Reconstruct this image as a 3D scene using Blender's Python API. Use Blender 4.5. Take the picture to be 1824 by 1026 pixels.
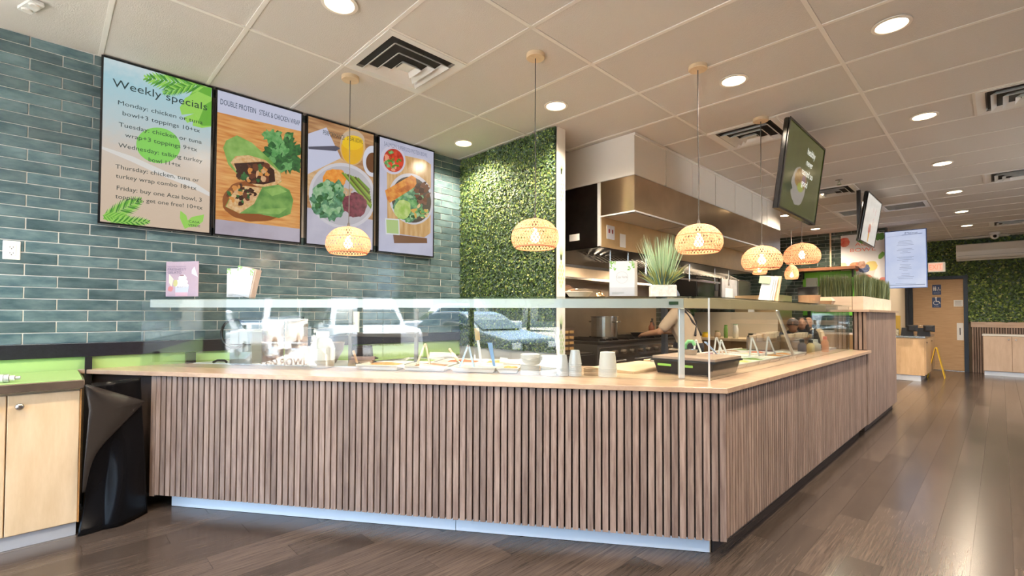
import bpy, math, random
from mathutils import Vector, Matrix, noise
random.seed(7)
for o in list(bpy.data.objects): bpy.data.objects.remove(o)
sc = bpy.context.scene
COL = sc.collection
PI = math.pi

# ------------------------------------------------------------------ camera
CAM_H = 1.25
YAW, PITCH, ROLL = math.radians(-45.669), math.radians(1.3), math.radians(0.221)
FPX, SHIFT_PX = 850.62, 27.26
fw = Vector((math.sin(YAW)*math.cos(PITCH), math.cos(YAW)*math.cos(PITCH), math.sin(PITCH)))
rt = Vector((math.cos(YAW), -math.sin(YAW), 0)); up = rt.cross(fw)
rt2 = rt*math.cos(ROLL)+up*math.sin(ROLL); up2 = up*math.cos(ROLL)-rt*math.sin(ROLL)
cd = bpy.data.cameras.new('camera'); cam = bpy.data.objects.new('camera', cd); COL.objects.link(cam)
cd.sensor_fit = 'HORIZONTAL'; cd.sensor_width = 36; cd.lens = FPX/1824*36; cd.shift_y = SHIFT_PX/1824
cd.clip_start = .02; cd.clip_end = 400
M3 = Matrix((rt2, up2, -fw)).transposed()
cam.matrix_world = Matrix.Translation((0, 0, CAM_H)) @ M3.to_4x4()
sc.camera = cam

# ------------------------------------------------------------------ view, sky, sun
sc.view_settings.view_transform = 'Standard'; sc.view_settings.look = 'None'
sc.view_settings.gamma = 1; sc.view_settings.use_curve_mapping = False
sc.view_settings.exposure = 1.02
w = bpy.data.worlds.new('sky'); sc.world = w; w.use_nodes = True
nt = w.node_tree; nt.nodes.clear()
wo = nt.nodes.new('ShaderNodeOutputWorld'); bg = nt.nodes.new('ShaderNodeBackground')
sky = nt.nodes.new('ShaderNodeTexSky'); sky.sky_type = 'HOSEK_WILKIE'; sky.turbidity = 3.5; sky.ground_albedo = .4
sky.sun_direction = Vector((.35, -.45, .82)).normalized()
nt.links.new(sky.outputs[0], bg.inputs[0]); bg.inputs[1].default_value = 18
nt.links.new(bg.outputs[0], wo.inputs[0])
sun = bpy.data.lights.new('sun', 'SUN'); sun.energy = 68.0; sun.angle = .01; sun.color = (1, .95, .87)
so = bpy.data.objects.new('sun', sun); COL.objects.link(so)
so.rotation_euler = (-Vector((.10, -.28, .95))).to_track_quat('-Z', 'Y').to_euler()
so.location = (0, -10, 20)
def portal(loc, rot, sx, sy):
    l = bpy.data.lights.new('window_portal', 'AREA'); l.shape = 'RECTANGLE'; l.size = sx; l.size_y = sy
    l.cycles.is_portal = True
    o = bpy.data.objects.new('window_portal', l); COL.objects.link(o); o.location = loc; o.rotation_euler = rot
portal((-1.5, -2.42, 1.47), (math.radians(90), 0, 0), 5.05, 2.75)
portal((3.42, 7.45, 1.6), (math.radians(90), 0, math.radians(90)), 2.1, 2.3)
sc.cycles.max_bounces = 10; sc.cycles.diffuse_bounces = 5; sc.cycles.glossy_bounces = 4
sc.cycles.transparent_max_bounces = 24; sc.cycles.transmission_bounces = 6
sc.cycles.sample_clamp_indirect = 6; sc.cycles.caustics_reflective = False; sc.cycles.caustics_refractive = False

# ------------------------------------------------------------------ helpers
class MB:
    def __init__(s): s.v = []; s.f = []; s.m = []; s.mi = 0
    def add(s, vs, fs):
        b = len(s.v); s.v += [tuple(p) for p in vs]
        for f in fs: s.f.append(tuple(b+i for i in f)); s.m.append(s.mi)
        return s
    def mat(s, i): s.mi = i; return s
    def box(s, x0, y0, z0, x1, y1, z1):
        return s.hexa([(x0,y0,z0),(x1,y0,z0),(x1,y1,z0),(x0,y1,z0),(x0,y0,z1),(x1,y0,z1),(x1,y1,z1),(x0,y1,z1)])
    def hexa(s, p):
        return s.add(p, [(3,2,1,0),(4,5,6,7),(0,1,5,4),(1,2,6,5),(2,3,7,6),(3,0,4,7)])
    def cbox(s, c, sx, sy, sz, rz=0, rx=0, ry=0):
        R = Matrix.Rotation(rz, 3, 'Z') @ Matrix.Rotation(ry, 3, 'Y') @ Matrix.Rotation(rx, 3, 'X'); c = Vector(c)
        pts = [c + R @ Vector((a*sx/2, b*sy/2, d*sz/2)) for d in (-1, 1) for a, b in ((-1,-1),(1,-1),(1,1),(-1,1))]
        return s.hexa(pts)
    def bbox(s, x0, y0, z0, x1, y1, z1, b=.004):
        # box with chamfered vertical edges and top edge
        P = [(x0+b,y0),(x1-b,y0),(x1,y0+b),(x1,y1-b),(x1-b,y1),(x0+b,y1),(x0,y1-b),(x0,y0+b)]
        Q = [(min(max(x,x0+b),x1-b), min(max(y,y0+b),y1-b)) for x, y in P]
        vs = [(x,y,z0) for x, y in P]+[(x,y,z1-b) for x, y in P]+[(x,y,z1) for x, y in Q]
        n = 8; fs = [tuple(range(n-1,-1,-1)), tuple(range(2*n,3*n))]
        for k in range(2):
            for i in range(n): j=(i+1)%n; fs.append((k*n+i,k*n+j,(k+1)*n+j,(k+1)*n+i))
        return s.add(vs, fs)
    def prism(s, poly, z0, z1):
        n = len(poly)
        return s.add([(x,y,z0) for x,y in poly]+[(x,y,z1) for x,y in poly],
                     [tuple(range(n-1,-1,-1)), tuple(range(n,2*n))]+[(i,(i+1)%n,n+(i+1)%n,n+i) for i in range(n)])
    def frustum(s, poly0, z0, poly1, z1):
        n = len(poly0)
        return s.add([(x,y,z0) for x,y in poly0]+[(x,y,z1) for x,y in poly1],
                     [tuple(range(n-1,-1,-1)), tuple(range(n,2*n))]+[(i,(i+1)%n,n+(i+1)%n,n+i) for i in range(n)])
    def poly(s, pts): return s.add(pts, [tuple(range(len(pts)))])
    def lathe(s, prof, n=24, c=(0,0,0), cap0=True, cap1=True):
        vs = []; fs = []
        for r, z in prof:
            for i in range(n):
                a = 2*PI*i/n; vs.append((c[0]+r*math.cos(a), c[1]+r*math.sin(a), c[2]+z))
        for k in range(len(prof)-1):
            for i in range(n):
                j = (i+1) % n; fs.append((k*n+i, k*n+j, (k+1)*n+j, (k+1)*n+i))
        if cap0: fs.append(tuple(range(n-1, -1, -1)))
        if cap1: b = (len(prof)-1)*n; fs.append(tuple(range(b, b+n)))
        return s.add(vs, fs)
    def tube(s, path, rad, n=8, cap=True):
        path = [Vector(p) for p in path]; m = len(path)
        if not hasattr(rad, '__len__'): rad = [rad]*m
        vs = []; fs = []; prev = None
        for k, p in enumerate(path):
            t = (path[min(k+1,m-1)]-path[max(k-1,0)]).normalized()
            if prev is None:
                a = Vector((0,0,1)) if abs(t.z) < .9 else Vector((1,0,0)); u = t.cross(a).normalized()
            else: u = (prev-t*prev.dot(t)).normalized()
            prev = u; v = t.cross(u)
            for i in range(n):
                an = 2*PI*i/n; vs.append(p+(u*math.cos(an)+v*math.sin(an))*rad[k])
        for k in range(m-1):
            for i in range(n):
                j = (i+1) % n; fs.append((k*n+i, k*n+j, (k+1)*n+j, (k+1)*n+i))
        if cap: fs += [tuple(range(n-1,-1,-1)), tuple(range((m-1)*n, m*n))]
        return s.add(vs, fs)
    def ball(s, c, rx, ry=None, rz=None, n=12, m=8, bump=0, seed=0):
        ry = ry or rx; rz = rz or rx; c = Vector(c); vs = [c-Vector((0,0,rz))]; fs = []
        for k in range(1, m):
            th = PI*k/m
            for i in range(n):
                a = 2*PI*i/n; d = Vector((math.sin(th)*math.cos(a), math.sin(th)*math.sin(a), -math.cos(th)))
                q = 1+(bump*noise.noise(d*2.3+Vector((seed*3.1, seed, 0))) if bump else 0)
                vs.append(c+Vector((d.x*rx*q, d.y*ry*q, d.z*rz*q)))
        vs.append(c+Vector((0,0,rz))); L = len(vs)-1
        for i in range(n): fs.append((0, 1+(i+1)%n, 1+i))
        for k in range(m-2):
            for i in range(n):
                j=(i+1)%n; fs.append((1+k*n+i, 1+k*n+j, 1+(k+1)*n+j, 1+(k+1)*n+i))
        b = 1+(m-2)*n
        for i in range(n): fs.append((L, b+i, b+(i+1)%n))
        return s.add(vs, fs)
    def mesh(s, name, mats, smooth=False):
        me = bpy.data.meshes.new(name); me.from_pydata([tuple(v) for v in s.v], [], s.f); me.update()
        for m in (mats if isinstance(mats, (list, tuple)) else [mats]): me.materials.append(m)
        if any(s.m): me.polygons.foreach_set('material_index', s.m)
        if smooth: me.polygons.foreach_set('use_smooth', [True]*len(s.f))
        return me
    def build(s, name, mats, parent=None, smooth=False, bevel=0, loc=None, rz=0, auto=False):
        o = bpy.data.objects.new(name, s.mesh(name, mats, smooth)); COL.objects.link(o)
        if parent: o.parent = parent
        if loc: o.location = loc
        if rz: o.rotation_euler = (0,0,rz)
        if bevel:
            b = o.modifiers.new('bevel', 'BEVEL'); b.width = bevel; b.segments = 2; b.limit_method = 'ANGLE'; b.angle_limit = .6
        return o
def link_mesh(name, me, parent=None, loc=None, rot=None):
    o = bpy.data.objects.new(name, me); COL.objects.link(o)
    if parent: o.parent = parent
    if loc: o.location = loc
    if rot: o.rotation_euler = rot
    return o
def tag(o, label, cat, group=None):
    o['label'] = label; o['category'] = cat
    if group: o['group'] = group
    return o
def thing(name, label, cat, loc=(0,0,0), rz=0, group=None):
    o = bpy.data.objects.new(name, None); COL.objects.link(o); o.location = loc; o.rotation_euler = (0,0,rz)
    o.empty_display_size = .1
    return tag(o, label, cat, group)
def struct(o): o['kind'] = 'structure'; return o
def copy_tree(o, parent=None):
    c = o.copy(); COL.objects.link(c); c.parent = parent
    for ch in list(o.children): copy_tree(ch, c)
    return c

# ------------------------------------------------------------------ materials
MATS = {}
def node_mat(name):
    m = bpy.data.materials.new(name); m.use_nodes = True
    t = m.node_tree; b = t.nodes['Principled BSDF']
    return m, t, b
def mat(name, col=(.8,.8,.8), rough=.5, metal=0, var=0, scale=8, stretch=(1,1,1), col2=None, bump=0, bscale=None,
        emit=0, ecol=None, spec=None, coat=0, alpha=None, sss=0, coord='Object', rnd=0, detail=4):
    """principled material; var>0 or col2 mixes colours with stretched noise, rnd varies brightness per object"""
    if name in MATS: return MATS[name]
    m, t, b = node_mat(name); MATS[name] = m
    b.inputs['Roughness'].default_value = rough; b.inputs['Metallic'].default_value = metal
    if spec is not None: b.inputs['Specular IOR Level'].default_value = spec
    if coat: b.inputs['Coat Weight'].default_value = coat; b.inputs['Coat Roughness'].default_value = .1
    col = (*col, 1); b.inputs['Base Color'].default_value = col
    out = None
    if var or col2 or bump:
        tc = t.nodes.new('ShaderNodeTexCoord'); mp = t.nodes.new('ShaderNodeMapping'); mp.inputs['Scale'].default_value = stretch
        t.links.new(tc.outputs[coord], mp.inputs[0])
        if rnd:
            oi = t.nodes.new('ShaderNodeObjectInfo'); vm = t.nodes.new('ShaderNodeVectorMath'); vm.operation = 'SCALE'
            cx = t.nodes.new('ShaderNodeCombineXYZ')
            for k in range(3): t.links.new(oi.outputs['Random'], cx.inputs[k])
            vm.inputs['Scale'].default_value = 37; t.links.new(cx.outputs[0], vm.inputs[0]); t.links.new(vm.outputs[0], mp.inputs['Location'])
        nz = t.nodes.new('ShaderNodeTexNoise'); nz.inputs['Scale'].default_value = scale; nz.inputs['Detail'].default_value = detail
        nz.inputs['Roughness'].default_value = .62
        t.links.new(mp.outputs[0], nz.inputs['Vector'])
        if var or col2:
            cr = t.nodes.new('ShaderNodeValToRGB')
            c2 = (*col2, 1) if col2 else tuple(min(1, c*(1+var)) for c in col[:3])+(1,)
            c1 = col if col2 else tuple(c*(1-var) for c in col[:3])+(1,)
            cr.color_ramp.elements[0].color = c1; cr.color_ramp.elements[1].color = c2
            cr.color_ramp.elements[0].position = .33; cr.color_ramp.elements[1].position = .67
            t.links.new(nz.outputs['Fac'], cr.inputs[0]); out = cr.outputs[0]
        if bump:
            bp = t.nodes.new('ShaderNodeBump'); bp.inputs['Strength'].default_value = bump; bp.inputs['Distance'].default_value = .004
            src = nz.outputs['Fac']
            if bscale:
                n2 = t.nodes.new('ShaderNodeTexNoise'); n2.inputs['Scale'].default_value = bscale; n2.inputs['Detail'].default_value = 3
                t.links.new(mp.outputs[0], n2.inputs['Vector']); src = n2.outputs['Fac']
            t.links.new(src, bp.inputs['Height']); t.links.new(bp.outputs[0], b.inputs['Normal'])
    if rnd:
        oi = t.nodes.new('ShaderNodeObjectInfo'); mr = t.nodes.new('ShaderNodeMapRange')
        mr.inputs['To Min'].default_value = 1-rnd; mr.inputs['To Max'].default_value = 1+rnd
        t.links.new(oi.outputs['Random'], mr.inputs[0])
        hs = t.nodes.new('ShaderNodeHueSaturation'); t.links.new(mr.outputs[0], hs.inputs['Value'])
        if out: t.links.new(out, hs.inputs['Color'])
        else: hs.inputs['Color'].default_value = col
        out = hs.outputs[0]
    if out: t.links.new(out, b.inputs['Base Color'])
    if emit:
        b.inputs['Emission Strength'].default_value = emit
        if ecol: b.inputs['Emission Color'].default_value = (*ecol, 1)
        elif out: t.links.new(out, b.inputs['Emission Color'])
        else: b.inputs['Emission Color'].default_value = col
    if sss: b.inputs['Subsurface Weight'].default_value = sss
    return m
def glass_mat(name, tint=(.97,.99,.98), f0=.045, rough=0.0, boost=1.0):
    """thin clear glass: mirror reflection weighted by an angle-dependent term, the rest passes straight through"""
    if name in MATS: return MATS[name]
    m = bpy.data.materials.new(name); m.use_nodes = True; t = m.node_tree; t.nodes.clear(); MATS[name] = m
    N = t.nodes.new; L = t.links.new
    out = N('ShaderNodeOutputMaterial'); mix = N('ShaderNodeMixShader'); tr = N('ShaderNodeBsdfTransparent'); gl = N('ShaderNodeBsdfGlossy')
    tr.inputs[0].default_value = (*tint, 1); gl.inputs['Roughness'].default_value = rough
    ge = N('ShaderNodeNewGeometry'); dp = N('ShaderNodeVectorMath'); dp.operation = 'DOT_PRODUCT'
    L(ge.outputs['Incoming'], dp.inputs[0]); L(ge.outputs['Normal'], dp.inputs[1])
    ab = N('ShaderNodeMath'); ab.operation = 'ABSOLUTE'; L(dp.outputs['Value'], ab.inputs[0])
    su = N('ShaderNodeMath'); su.operation = 'SUBTRACT'; su.inputs[0].default_value = 1; L(ab.outputs[0], su.inputs[1])
    pw = N('ShaderNodeMath'); pw.operation = 'POWER'; L(su.outputs[0], pw.inputs[0]); pw.inputs[1].default_value = 5
    ma = N('ShaderNodeMath'); ma.operation = 'MULTIPLY_ADD'; L(pw.outputs[0], ma.inputs[0]); ma.inputs[1].default_value = (1-f0)*boost; ma.inputs[2].default_value = f0
    ma.use_clamp = True
    L(ma.outputs[0], mix.inputs[0]); L(tr.outputs[0], mix.inputs[1]); L(gl.outputs[0], mix.inputs[2]); L(mix.outputs[0], out.inputs[0])
    return m

M_floor = mat('vinyl_plank', (.046,.035,.029), .20, col2=(.090,.068,.055), scale=8, stretch=(16,.6,1), rnd=.30, detail=3)
M_ceil = mat('ceiling_tile', (.655,.62,.58), .9, bump=.5, bscale=140, rnd=.03)
M_trail = mat('ceiling_rail', (.82,.79,.74), .5)
M_white = mat('white_paint', (.80,.77,.72), .6)
M_plast = mat('white_plastic', (.82,.82,.80), .35)
M_cream = mat('cream_wall', (.72,.60,.44), .7)
M_tile = mat('teal_tile', (.048,.090,.104), .16, col2=(.125,.185,.198), scale=6, stretch=(1,1.2,3.2), rnd=.26, bump=.12, bscale=5)
M_grout = mat('grout', (.72,.70,.66), .9)
M_dtile = mat('dark_green_tile', (.020,.034,.028), .12, col2=(.065,.090,.072), scale=7, bump=.1, bscale=6)
M_steel = mat('stainless_steel', (.56,.54,.51), .26, 1, var=.1, scale=3, stretch=(1,1,14))
M_steelw = mat('bright_steel', (.80,.82,.85), .42, .55, var=.06, scale=3)
M_dsteel = mat('dark_steel', (.10,.095,.09), .35, .9)
M_black = mat('black_plastic', (.012,.012,.013), .4)
M_blackg = mat('gloss_black', (.01,.01,.011), .12)
M_glass = glass_mat('clear_glass', f0=.10)
M_wglass = glass_mat('window_glass', (.98,.99,.99), .03)
M_acryl = glass_mat('acrylic', (.985,.985,.985), .03)
M_slat = mat('slat_wood', (.20,.132,.102), .48, col2=(.38,.278,.222), scale=4, stretch=(14,14,1), rnd=.2)
M_slatb = mat('slat_backing', (.028,.017,.012), .8)
M_ctop = mat('countertop_wood', (.43,.285,.19), .28, col2=(.56,.395,.275), scale=3, stretch=(.8,6,6), coat=.25)
M_birch = mat('birch_ply', (.60,.44,.265), .42, col2=(.70,.54,.35), scale=3, stretch=(5,5,1), coat=.15)
M_birchw = mat('birch_warm', (.56,.36,.19), .42, col2=(.66,.45,.25), scale=3, stretch=(5,5,1), coat=.15)
M_lwood = mat('light_wood', (.66,.49,.30), .5, col2=(.74,.58,.38), scale=5, stretch=(5,1,5))
M_dwood = mat('door_wood', (.50,.315,.165), .45, col2=(.60,.395,.22), scale=4, stretch=(1,1,14))
M_lime = mat('lime_laminate', (.36,.55,.20), .35)
# ================================================================== STRUCTURE
ZC = 2.98
X0, Y0, T = -3.171, 0.2336, 0.6096
WX = -4.22          # face of the tiled left wall
YB = 14.8           # end wall
def px(x, y, z):
    d = Vector((x, y, z-CAM_H)); q = d.dot(fw)
    if q <= .05: return None
    return 912+FPX*d.dot(rt2)/q, 513+SHIFT_PX-FPX*d.dot(up2)/q
def seen(pts, mg=60):
    P = [px(*p) for p in pts]; P = [p for p in P if p]
    if not P: return False
    return not (max(p[0] for p in P) < -mg or min(p[0] for p in P) > 1824+mg or max(p[1] for p in P) < -mg or min(p[1] for p in P) > 1026+mg)

# ---- floor with planks
floor = struct(MB().box(-4.3, -2.5, -.12, 3.5, 15, -.004).build('floor', mat('vinyl_base', (.07,.048,.036), .4)))
PW, PL = .152, .94
plank_me = MB().box(0, 0, -.004, PW-.0012, PL-.0015, 0).mesh('plank', M_floor)
for i in range(-28, 16):
    x = i*PW+.03
    off = (i*.37 % 1)*PL
    for j in range(-3, 18):
        y = j*PL+off-.3
        if y > YB or x < WX: continue
        # hidden under the counter or the kitchen side
        if x+PW < -1.1 and y > 2.6+(x+1.1)*.71: continue
        if x+PW < -1.1 and y+PL < .1 and x < -3.7: continue
        if not seen([(x,y,0),(x+PW,y,0),(x,y+PL,0),(x+PW,y+PL,0)], 230): continue
        link_mesh('plank', plank_me, floor, (x, y, 0))
kf = struct(MB().box(WX, 3.42, -.003, -1.95, 11.8, .001).build('floor_kitchen', mat('quarry_tile', (.10,.06,.045), .5, var=.2, scale=12)))

# ---- ceiling grid
ceil = struct(MB().box(-4.3, -2.5, ZC+.02, 3.5, 15, ZC+.1).build('ceiling', M_ceil))
VENTS = {}   # (col,row,half): kind
for c, r, h, k in ((0,2,0,'v'), (1,7,0,'v'), (2,8,1,'v'), (2,13,1,'v'), (1,12,0,'v'), (2,20,1,'v'), (1,15,1,'g'), (1,15,0,'g')): VENTS[(c,r,h)] = k
tile_full = MB().box(.008, .008, 0, 2*T-.008, T-.008, .018).mesh('ceiling_tile', M_ceil)
tile_half = MB().box(.008, .008, 0, T-.004, T-.008, .018).mesh('ceiling_tile_half', M_ceil)
railx = MB().box(0, -.012, -.004, 2*T, .012, .006).mesh('ceiling_rail', M_trail)
raily = MB().box(-.012, 0, -.0045, .012, T, .006).mesh('ceiling_cross_rail', M_trail)
for c in range(-1, 4):
    for r in range(-5, 24):
        x, y = X0+c*2*T, Y0+r*T
        cr = [(x,y,ZC),(x+2*T,y,ZC),(x,y+T,ZC),(x+2*T,y+T,ZC)]
        if not seen(cr, 420) or x+2*T < WX+.02 or y > YB: continue
        if x+2*T < -2.4 and y > 3.5 and y+T < 8.2: continue
        dz = random.uniform(0, .002)
        if (c,r,0) in VENTS or (c,r,1) in VENTS:
            for h in (0, 1):
                if (c,r,h) not in VENTS: link_mesh('ceiling_tile', tile_half, ceil, (x+h*T, y, ZC+dz))
            link_mesh('ceiling_cross_rail', raily, ceil, (x+T, y, ZC))
        else: link_mesh('ceiling_tile', tile_full, ceil, (x, y, ZC+dz))
        link_mesh('ceiling_rail', railx, ceil, (x, y, ZC))
        link_mesh('ceiling_cross_rail', raily, ceil, (x, y, ZC))

# ---- walls
def wall(name, m, *b):
    mb = MB()
    for q in b: mb.box(*q)
    return struct(mb.build(name, m))
wl = wall('wall_left', M_grout, (WX-.12, -2.4, 0, WX, 11.92, ZC))
tl, th = .299, .0715
tile_me = MB().bbox(0, 0, 0, tl-.006, th-.006, .006, .0018)
tile_me.v = [(z, x, y) for x, y, z in tile_me.v]            # length along Y, height along Z, proud along +X
tile_meF = tile_me.mesh('wall_tile', M_tile)
tile_mb2 = MB().bbox(0, 0, 0, tl/2-.006, th-.006, .006, .0018); tile_mb2.v = [(z, x, y) for x, y, z in tile_mb2.v]
tile_meH = tile_mb2.mesh('wall_tile_cut', M_tile)
nrow = int((ZC-1.052)/th)+1
for r in range(nrow):
    z = 1.052+r*th
    ys = []
    off = -.095-.1495*(r % 2)
    k = -5
    while True:
        y = off+k*tl; k += 1
        if y > 3.31: break
        if y+tl < -.72: continue
        me = tile_meF; cut = min(1, (3.332-y)/tl)
        if .25 < y and y+tl < 2.86 and 1.84 < z and z+th < 2.95: continue     # wholly behind the screens
        zz = min(1, (ZC-.002-z)/th)
        o = link_mesh('wall_tile', me, wl, (WX, y, z))
        o.rotation_euler = (random.uniform(-.002,.002), random.uniform(-.006,.006), random.uniform(-.003,.003))
        if zz < 1: o.scale.z = zz
        if cut < 1: o.scale.y = cut
# black ledge and lime back panel under the tiles
struct(MB().box(WX-.002, -2.3, .962, WX+.03, 3.3, 1.048).build('trim_1', mat('black_laminate', (.012,.012,.018), .35, var=.4, scale=60)))
struct(MB().box(WX-.002, -2.3, .80, WX+.012, 3.3, .962).build('trim_2', M_lime))
# partition with the hedge
wp = wall('wall_partition', M_white, (WX, 3.335, 0, -2.83, 3.455, ZC))
# kitchen: tiled far wall and the end of the left wall
wk = wall('wall_kitchen', M_grout, (WX, 11.8, 0, -1.55, 11.92, ZC))
mb = MB()
KL, KH = .30, .078
r = 0; z = .9
while z < ZC-.01:
    off = (r % 2)*KL/2; h1 = min(z+KH-.006, ZC)
    x = WX-off
    while x < -1.55:
        a, b = max(x, WX), min(x+KL-.006, -1.55)
        if b-a > .02: mb.box(a, 11.792, z, b, 11.802, h1)
        x += KL
    z += KH; r += 1
o = mb.build('wall_tile', M_dtile, wk); o['kind'] = 'stuff'
mb = MB(); r = 0; z = .9
while z < 2.4:
    off = (r % 2)*KL/2; y = 7.6-off
    while y < 11.79:
        mb.box(WX-.002, max(y,7.6), z, WX+.008, min(y+KL-.006, 11.79), z+KH-.006); y += KL
    z += KH; r += 1
o = mb.build('wall_tile_kitchen', M_dtile, wl); o['kind'] = 'stuff'
struct(MB().box(-1.57, 11.785, 0, -1.545, 11.93, ZC).build('trim_3', M_dsteel))
struct(MB().box(-2.50, 11.78, 1.9, -2.47, 11.80, ZC).build('trim_4', M_lwood))
# corridor wall and end wall
wall('wall_corridor', M_cream, (-1.67, 11.92, 0, -1.55, YB, ZC))
wb = wall('wall_back', mat('end_wall', (.10,.075,.05), .8), (-1.67, YB, 0, 3.5, YB+.12, ZC))
# slatted wainscot on end wall right of the door
wain = struct(MB().box(-.46, YB-.012, 0, 3.4, YB+.01, 1.02).build('trim_5', M_slatb))
sl = MB().box(0, -.02, .0, .026, 0, 1.0).mesh('slat', M_slat)
x = -.455
while x < .6: link_mesh('slat', sl, wain, (x, YB-.012, 0)); x += .04
struct(MB().box(-.47, YB-.045, 1.0, 3.4, YB, 1.12).build('trim_6', M_ctop))
# right wall with windows, storefront with windows
fr = mat('window_frame', (.06,.06,.065), .4, .6)
wall('wall_right', mat('brown_wall', (.16,.12,.09), .7), (3.4,-2.4,0,3.5,15,.45), (3.4,-2.4,2.75,3.5,15,ZC), (3.4,8.5,.45,3.5,15,2.75), (3.4,-2.4,.45,3.5,6.4,2.75))
wall('wall_front', mat('brown_wall', (.16,.12,.09), .7), (WX-.12,-2.5,0,3.5,-2.4,.10), (WX-.12,-2.5,2.85,3.5,-2.4,ZC), (WX-.12,-2.5,.10,WX+.2,-2.4,2.85), (1.02,-2.5,.10,3.5,-2.4,2.85))
n = 1
for k in range(3):
    a = WX+.2+k*1.68; b = a+1.68
    mb = MB(); t = .035
    for q in ((a,-2.49,.10,a+t,-2.41,2.85), (b-t,-2.49,.10,b,-2.41,2.85), (a+t,-2.49,.10,b-t,-2.41,.10+t), (a+t,-2.49,2.85-t,b-t,-2.41,2.85)): mb.box(*q)
    wi = struct(mb.build('window_%d' % n, fr)); n += 1
    MB().box(a+t, -2.453, .10+t, b-t, -2.447, 2.85-t).build('pane', M_wglass, wi)
for k in range(1):
    a = 6.4+k*2.1; b = a+2.1
    mb = MB(); t = .035
    for q in ((3.41,a,.45,3.49,a+t,2.75), (3.41,b-t,.45,3.49,b,2.75), (3.41,a+t,.45,3.49,b-t,.45+t), (3.41,a+t,2.75-t,3.49,b-t,2.75)): mb.box(*q)
    wi = struct(mb.build('window_%d' % n, fr)); n += 1
    MB().box(3.447, a+t, .45+t, 3.453, b-t, 2.75-t).build('pane', M_wglass, wi)

# ---- hood soffit (panelled)
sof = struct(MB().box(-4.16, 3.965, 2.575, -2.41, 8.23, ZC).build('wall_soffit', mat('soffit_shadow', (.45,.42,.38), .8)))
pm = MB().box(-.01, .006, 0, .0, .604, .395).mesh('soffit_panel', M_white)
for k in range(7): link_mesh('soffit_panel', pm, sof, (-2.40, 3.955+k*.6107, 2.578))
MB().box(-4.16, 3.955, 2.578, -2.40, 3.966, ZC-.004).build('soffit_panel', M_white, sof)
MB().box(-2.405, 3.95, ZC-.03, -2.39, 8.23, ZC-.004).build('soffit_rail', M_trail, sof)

# ---- door in the end wall
DX0, DX1 = -1.46, -.58
mb = MB().box(DX0-.07, YB-.09, 0, DX0, YB+.01, 2.16).box(DX1, YB-.09, 0, DX1+.07, YB+.01, 2.16).box(DX0, YB-.09, 2.09, DX1, YB+.01, 2.16)
door = struct(mb.build('door_1', mat('door_frame', (.035,.045,.06), .35, .3)))
MB().box(DX0+.004, YB-.05, .012, DX1-.004, YB-.005, 2.086).build('door_leaf', M_dwood, door)
MB().box(DX1-.12, YB-.053, .70, DX1-.01, YB-.05, 1.09).build('push_plate', M_plast, door)
MB().box(DX1-.075, YB-.056, .82, DX1-.06, YB-.053, .98).build('push_plate_print', M_black, door)
MB().box(DX0, YB-.056, 0, DX1, YB-.05, .01).build('threshold', M_steel, door)

# ---- hedges
LEAF = [mat('leaf_dark', (.030,.065,.018), .5), mat('leaf_mid', (.085,.16,.035), .5), mat('leaf_bright', (.22,.31,.06), .5), mat('leaf_blue', (.09,.145,.11), .5), mat('leaf_lime', (.40,.43,.15), .5)]
def leaves(n, P, size, depth, wts, seed):
    rg = random.Random(seed); mb = MB()
    for _ in range(n):
        u, v = rg.random(), rg.random(); c = P(u, v)
        d = abs(rg.gauss(0, .5)); d = min(d, 1)*depth
        a = rg.uniform(0, 2*PI); s = size*rg.uniform(.6, 1.25); tilt = rg.uniform(-.7, .7)
        dx, dz = math.cos(a)*s, math.sin(a)*s; ex, ez = -math.sin(a)*s*.45, math.cos(a)*s*.45
        yo = -d; q = tilt*s
        mb.mi = rg.choices(range(5), wts)[0]
        cx, cz = c
        mb.add([(cx-dx*.5, yo-.001, cz-dz*.5), (cx+ex, yo-q*.4-.004, cz+ez), (cx+dx*.5, yo-q, cz+dz*.5), (cx-ex, yo-q*.2-.004, cz-ez)], [(0,1,2,3)])
    return mb
hp = thing('hedge_panel', 'square artificial boxwood hedge panel on partition beside the menu screens', 'hedge panel', (WX, 3.33, 0))
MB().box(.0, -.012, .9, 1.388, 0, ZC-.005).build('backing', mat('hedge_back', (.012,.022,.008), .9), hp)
o = leaves(46000, lambda u, v: (.005+u*1.378, .9+v*(ZC-.91)), .021, .03, (3,4,2,3.4,.7), 3).build('foliage', LEAF, hp); o['kind'] = 'stuff'
o.location.y = -.008
hp2 = thing('hedge_panel', 'long dark artificial hedge covering end wall above restroom door and wainscot', 'hedge panel', (-.5, YB, 0))
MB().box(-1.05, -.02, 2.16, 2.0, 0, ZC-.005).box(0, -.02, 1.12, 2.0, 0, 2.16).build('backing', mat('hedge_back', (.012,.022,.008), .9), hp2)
o = leaves(21000, lambda u, v: ((u*2.1-1.05, 2.17+v*.8) if u*2.1 < 1.05 else (u*2.1-1.05, 1.13+v*1.84)), .05, .04, (4,4,2,1.6,.4), 5).build('foliage', LEAF, hp2); o['kind'] = 'stuff'
o.location.y = -.016
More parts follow.
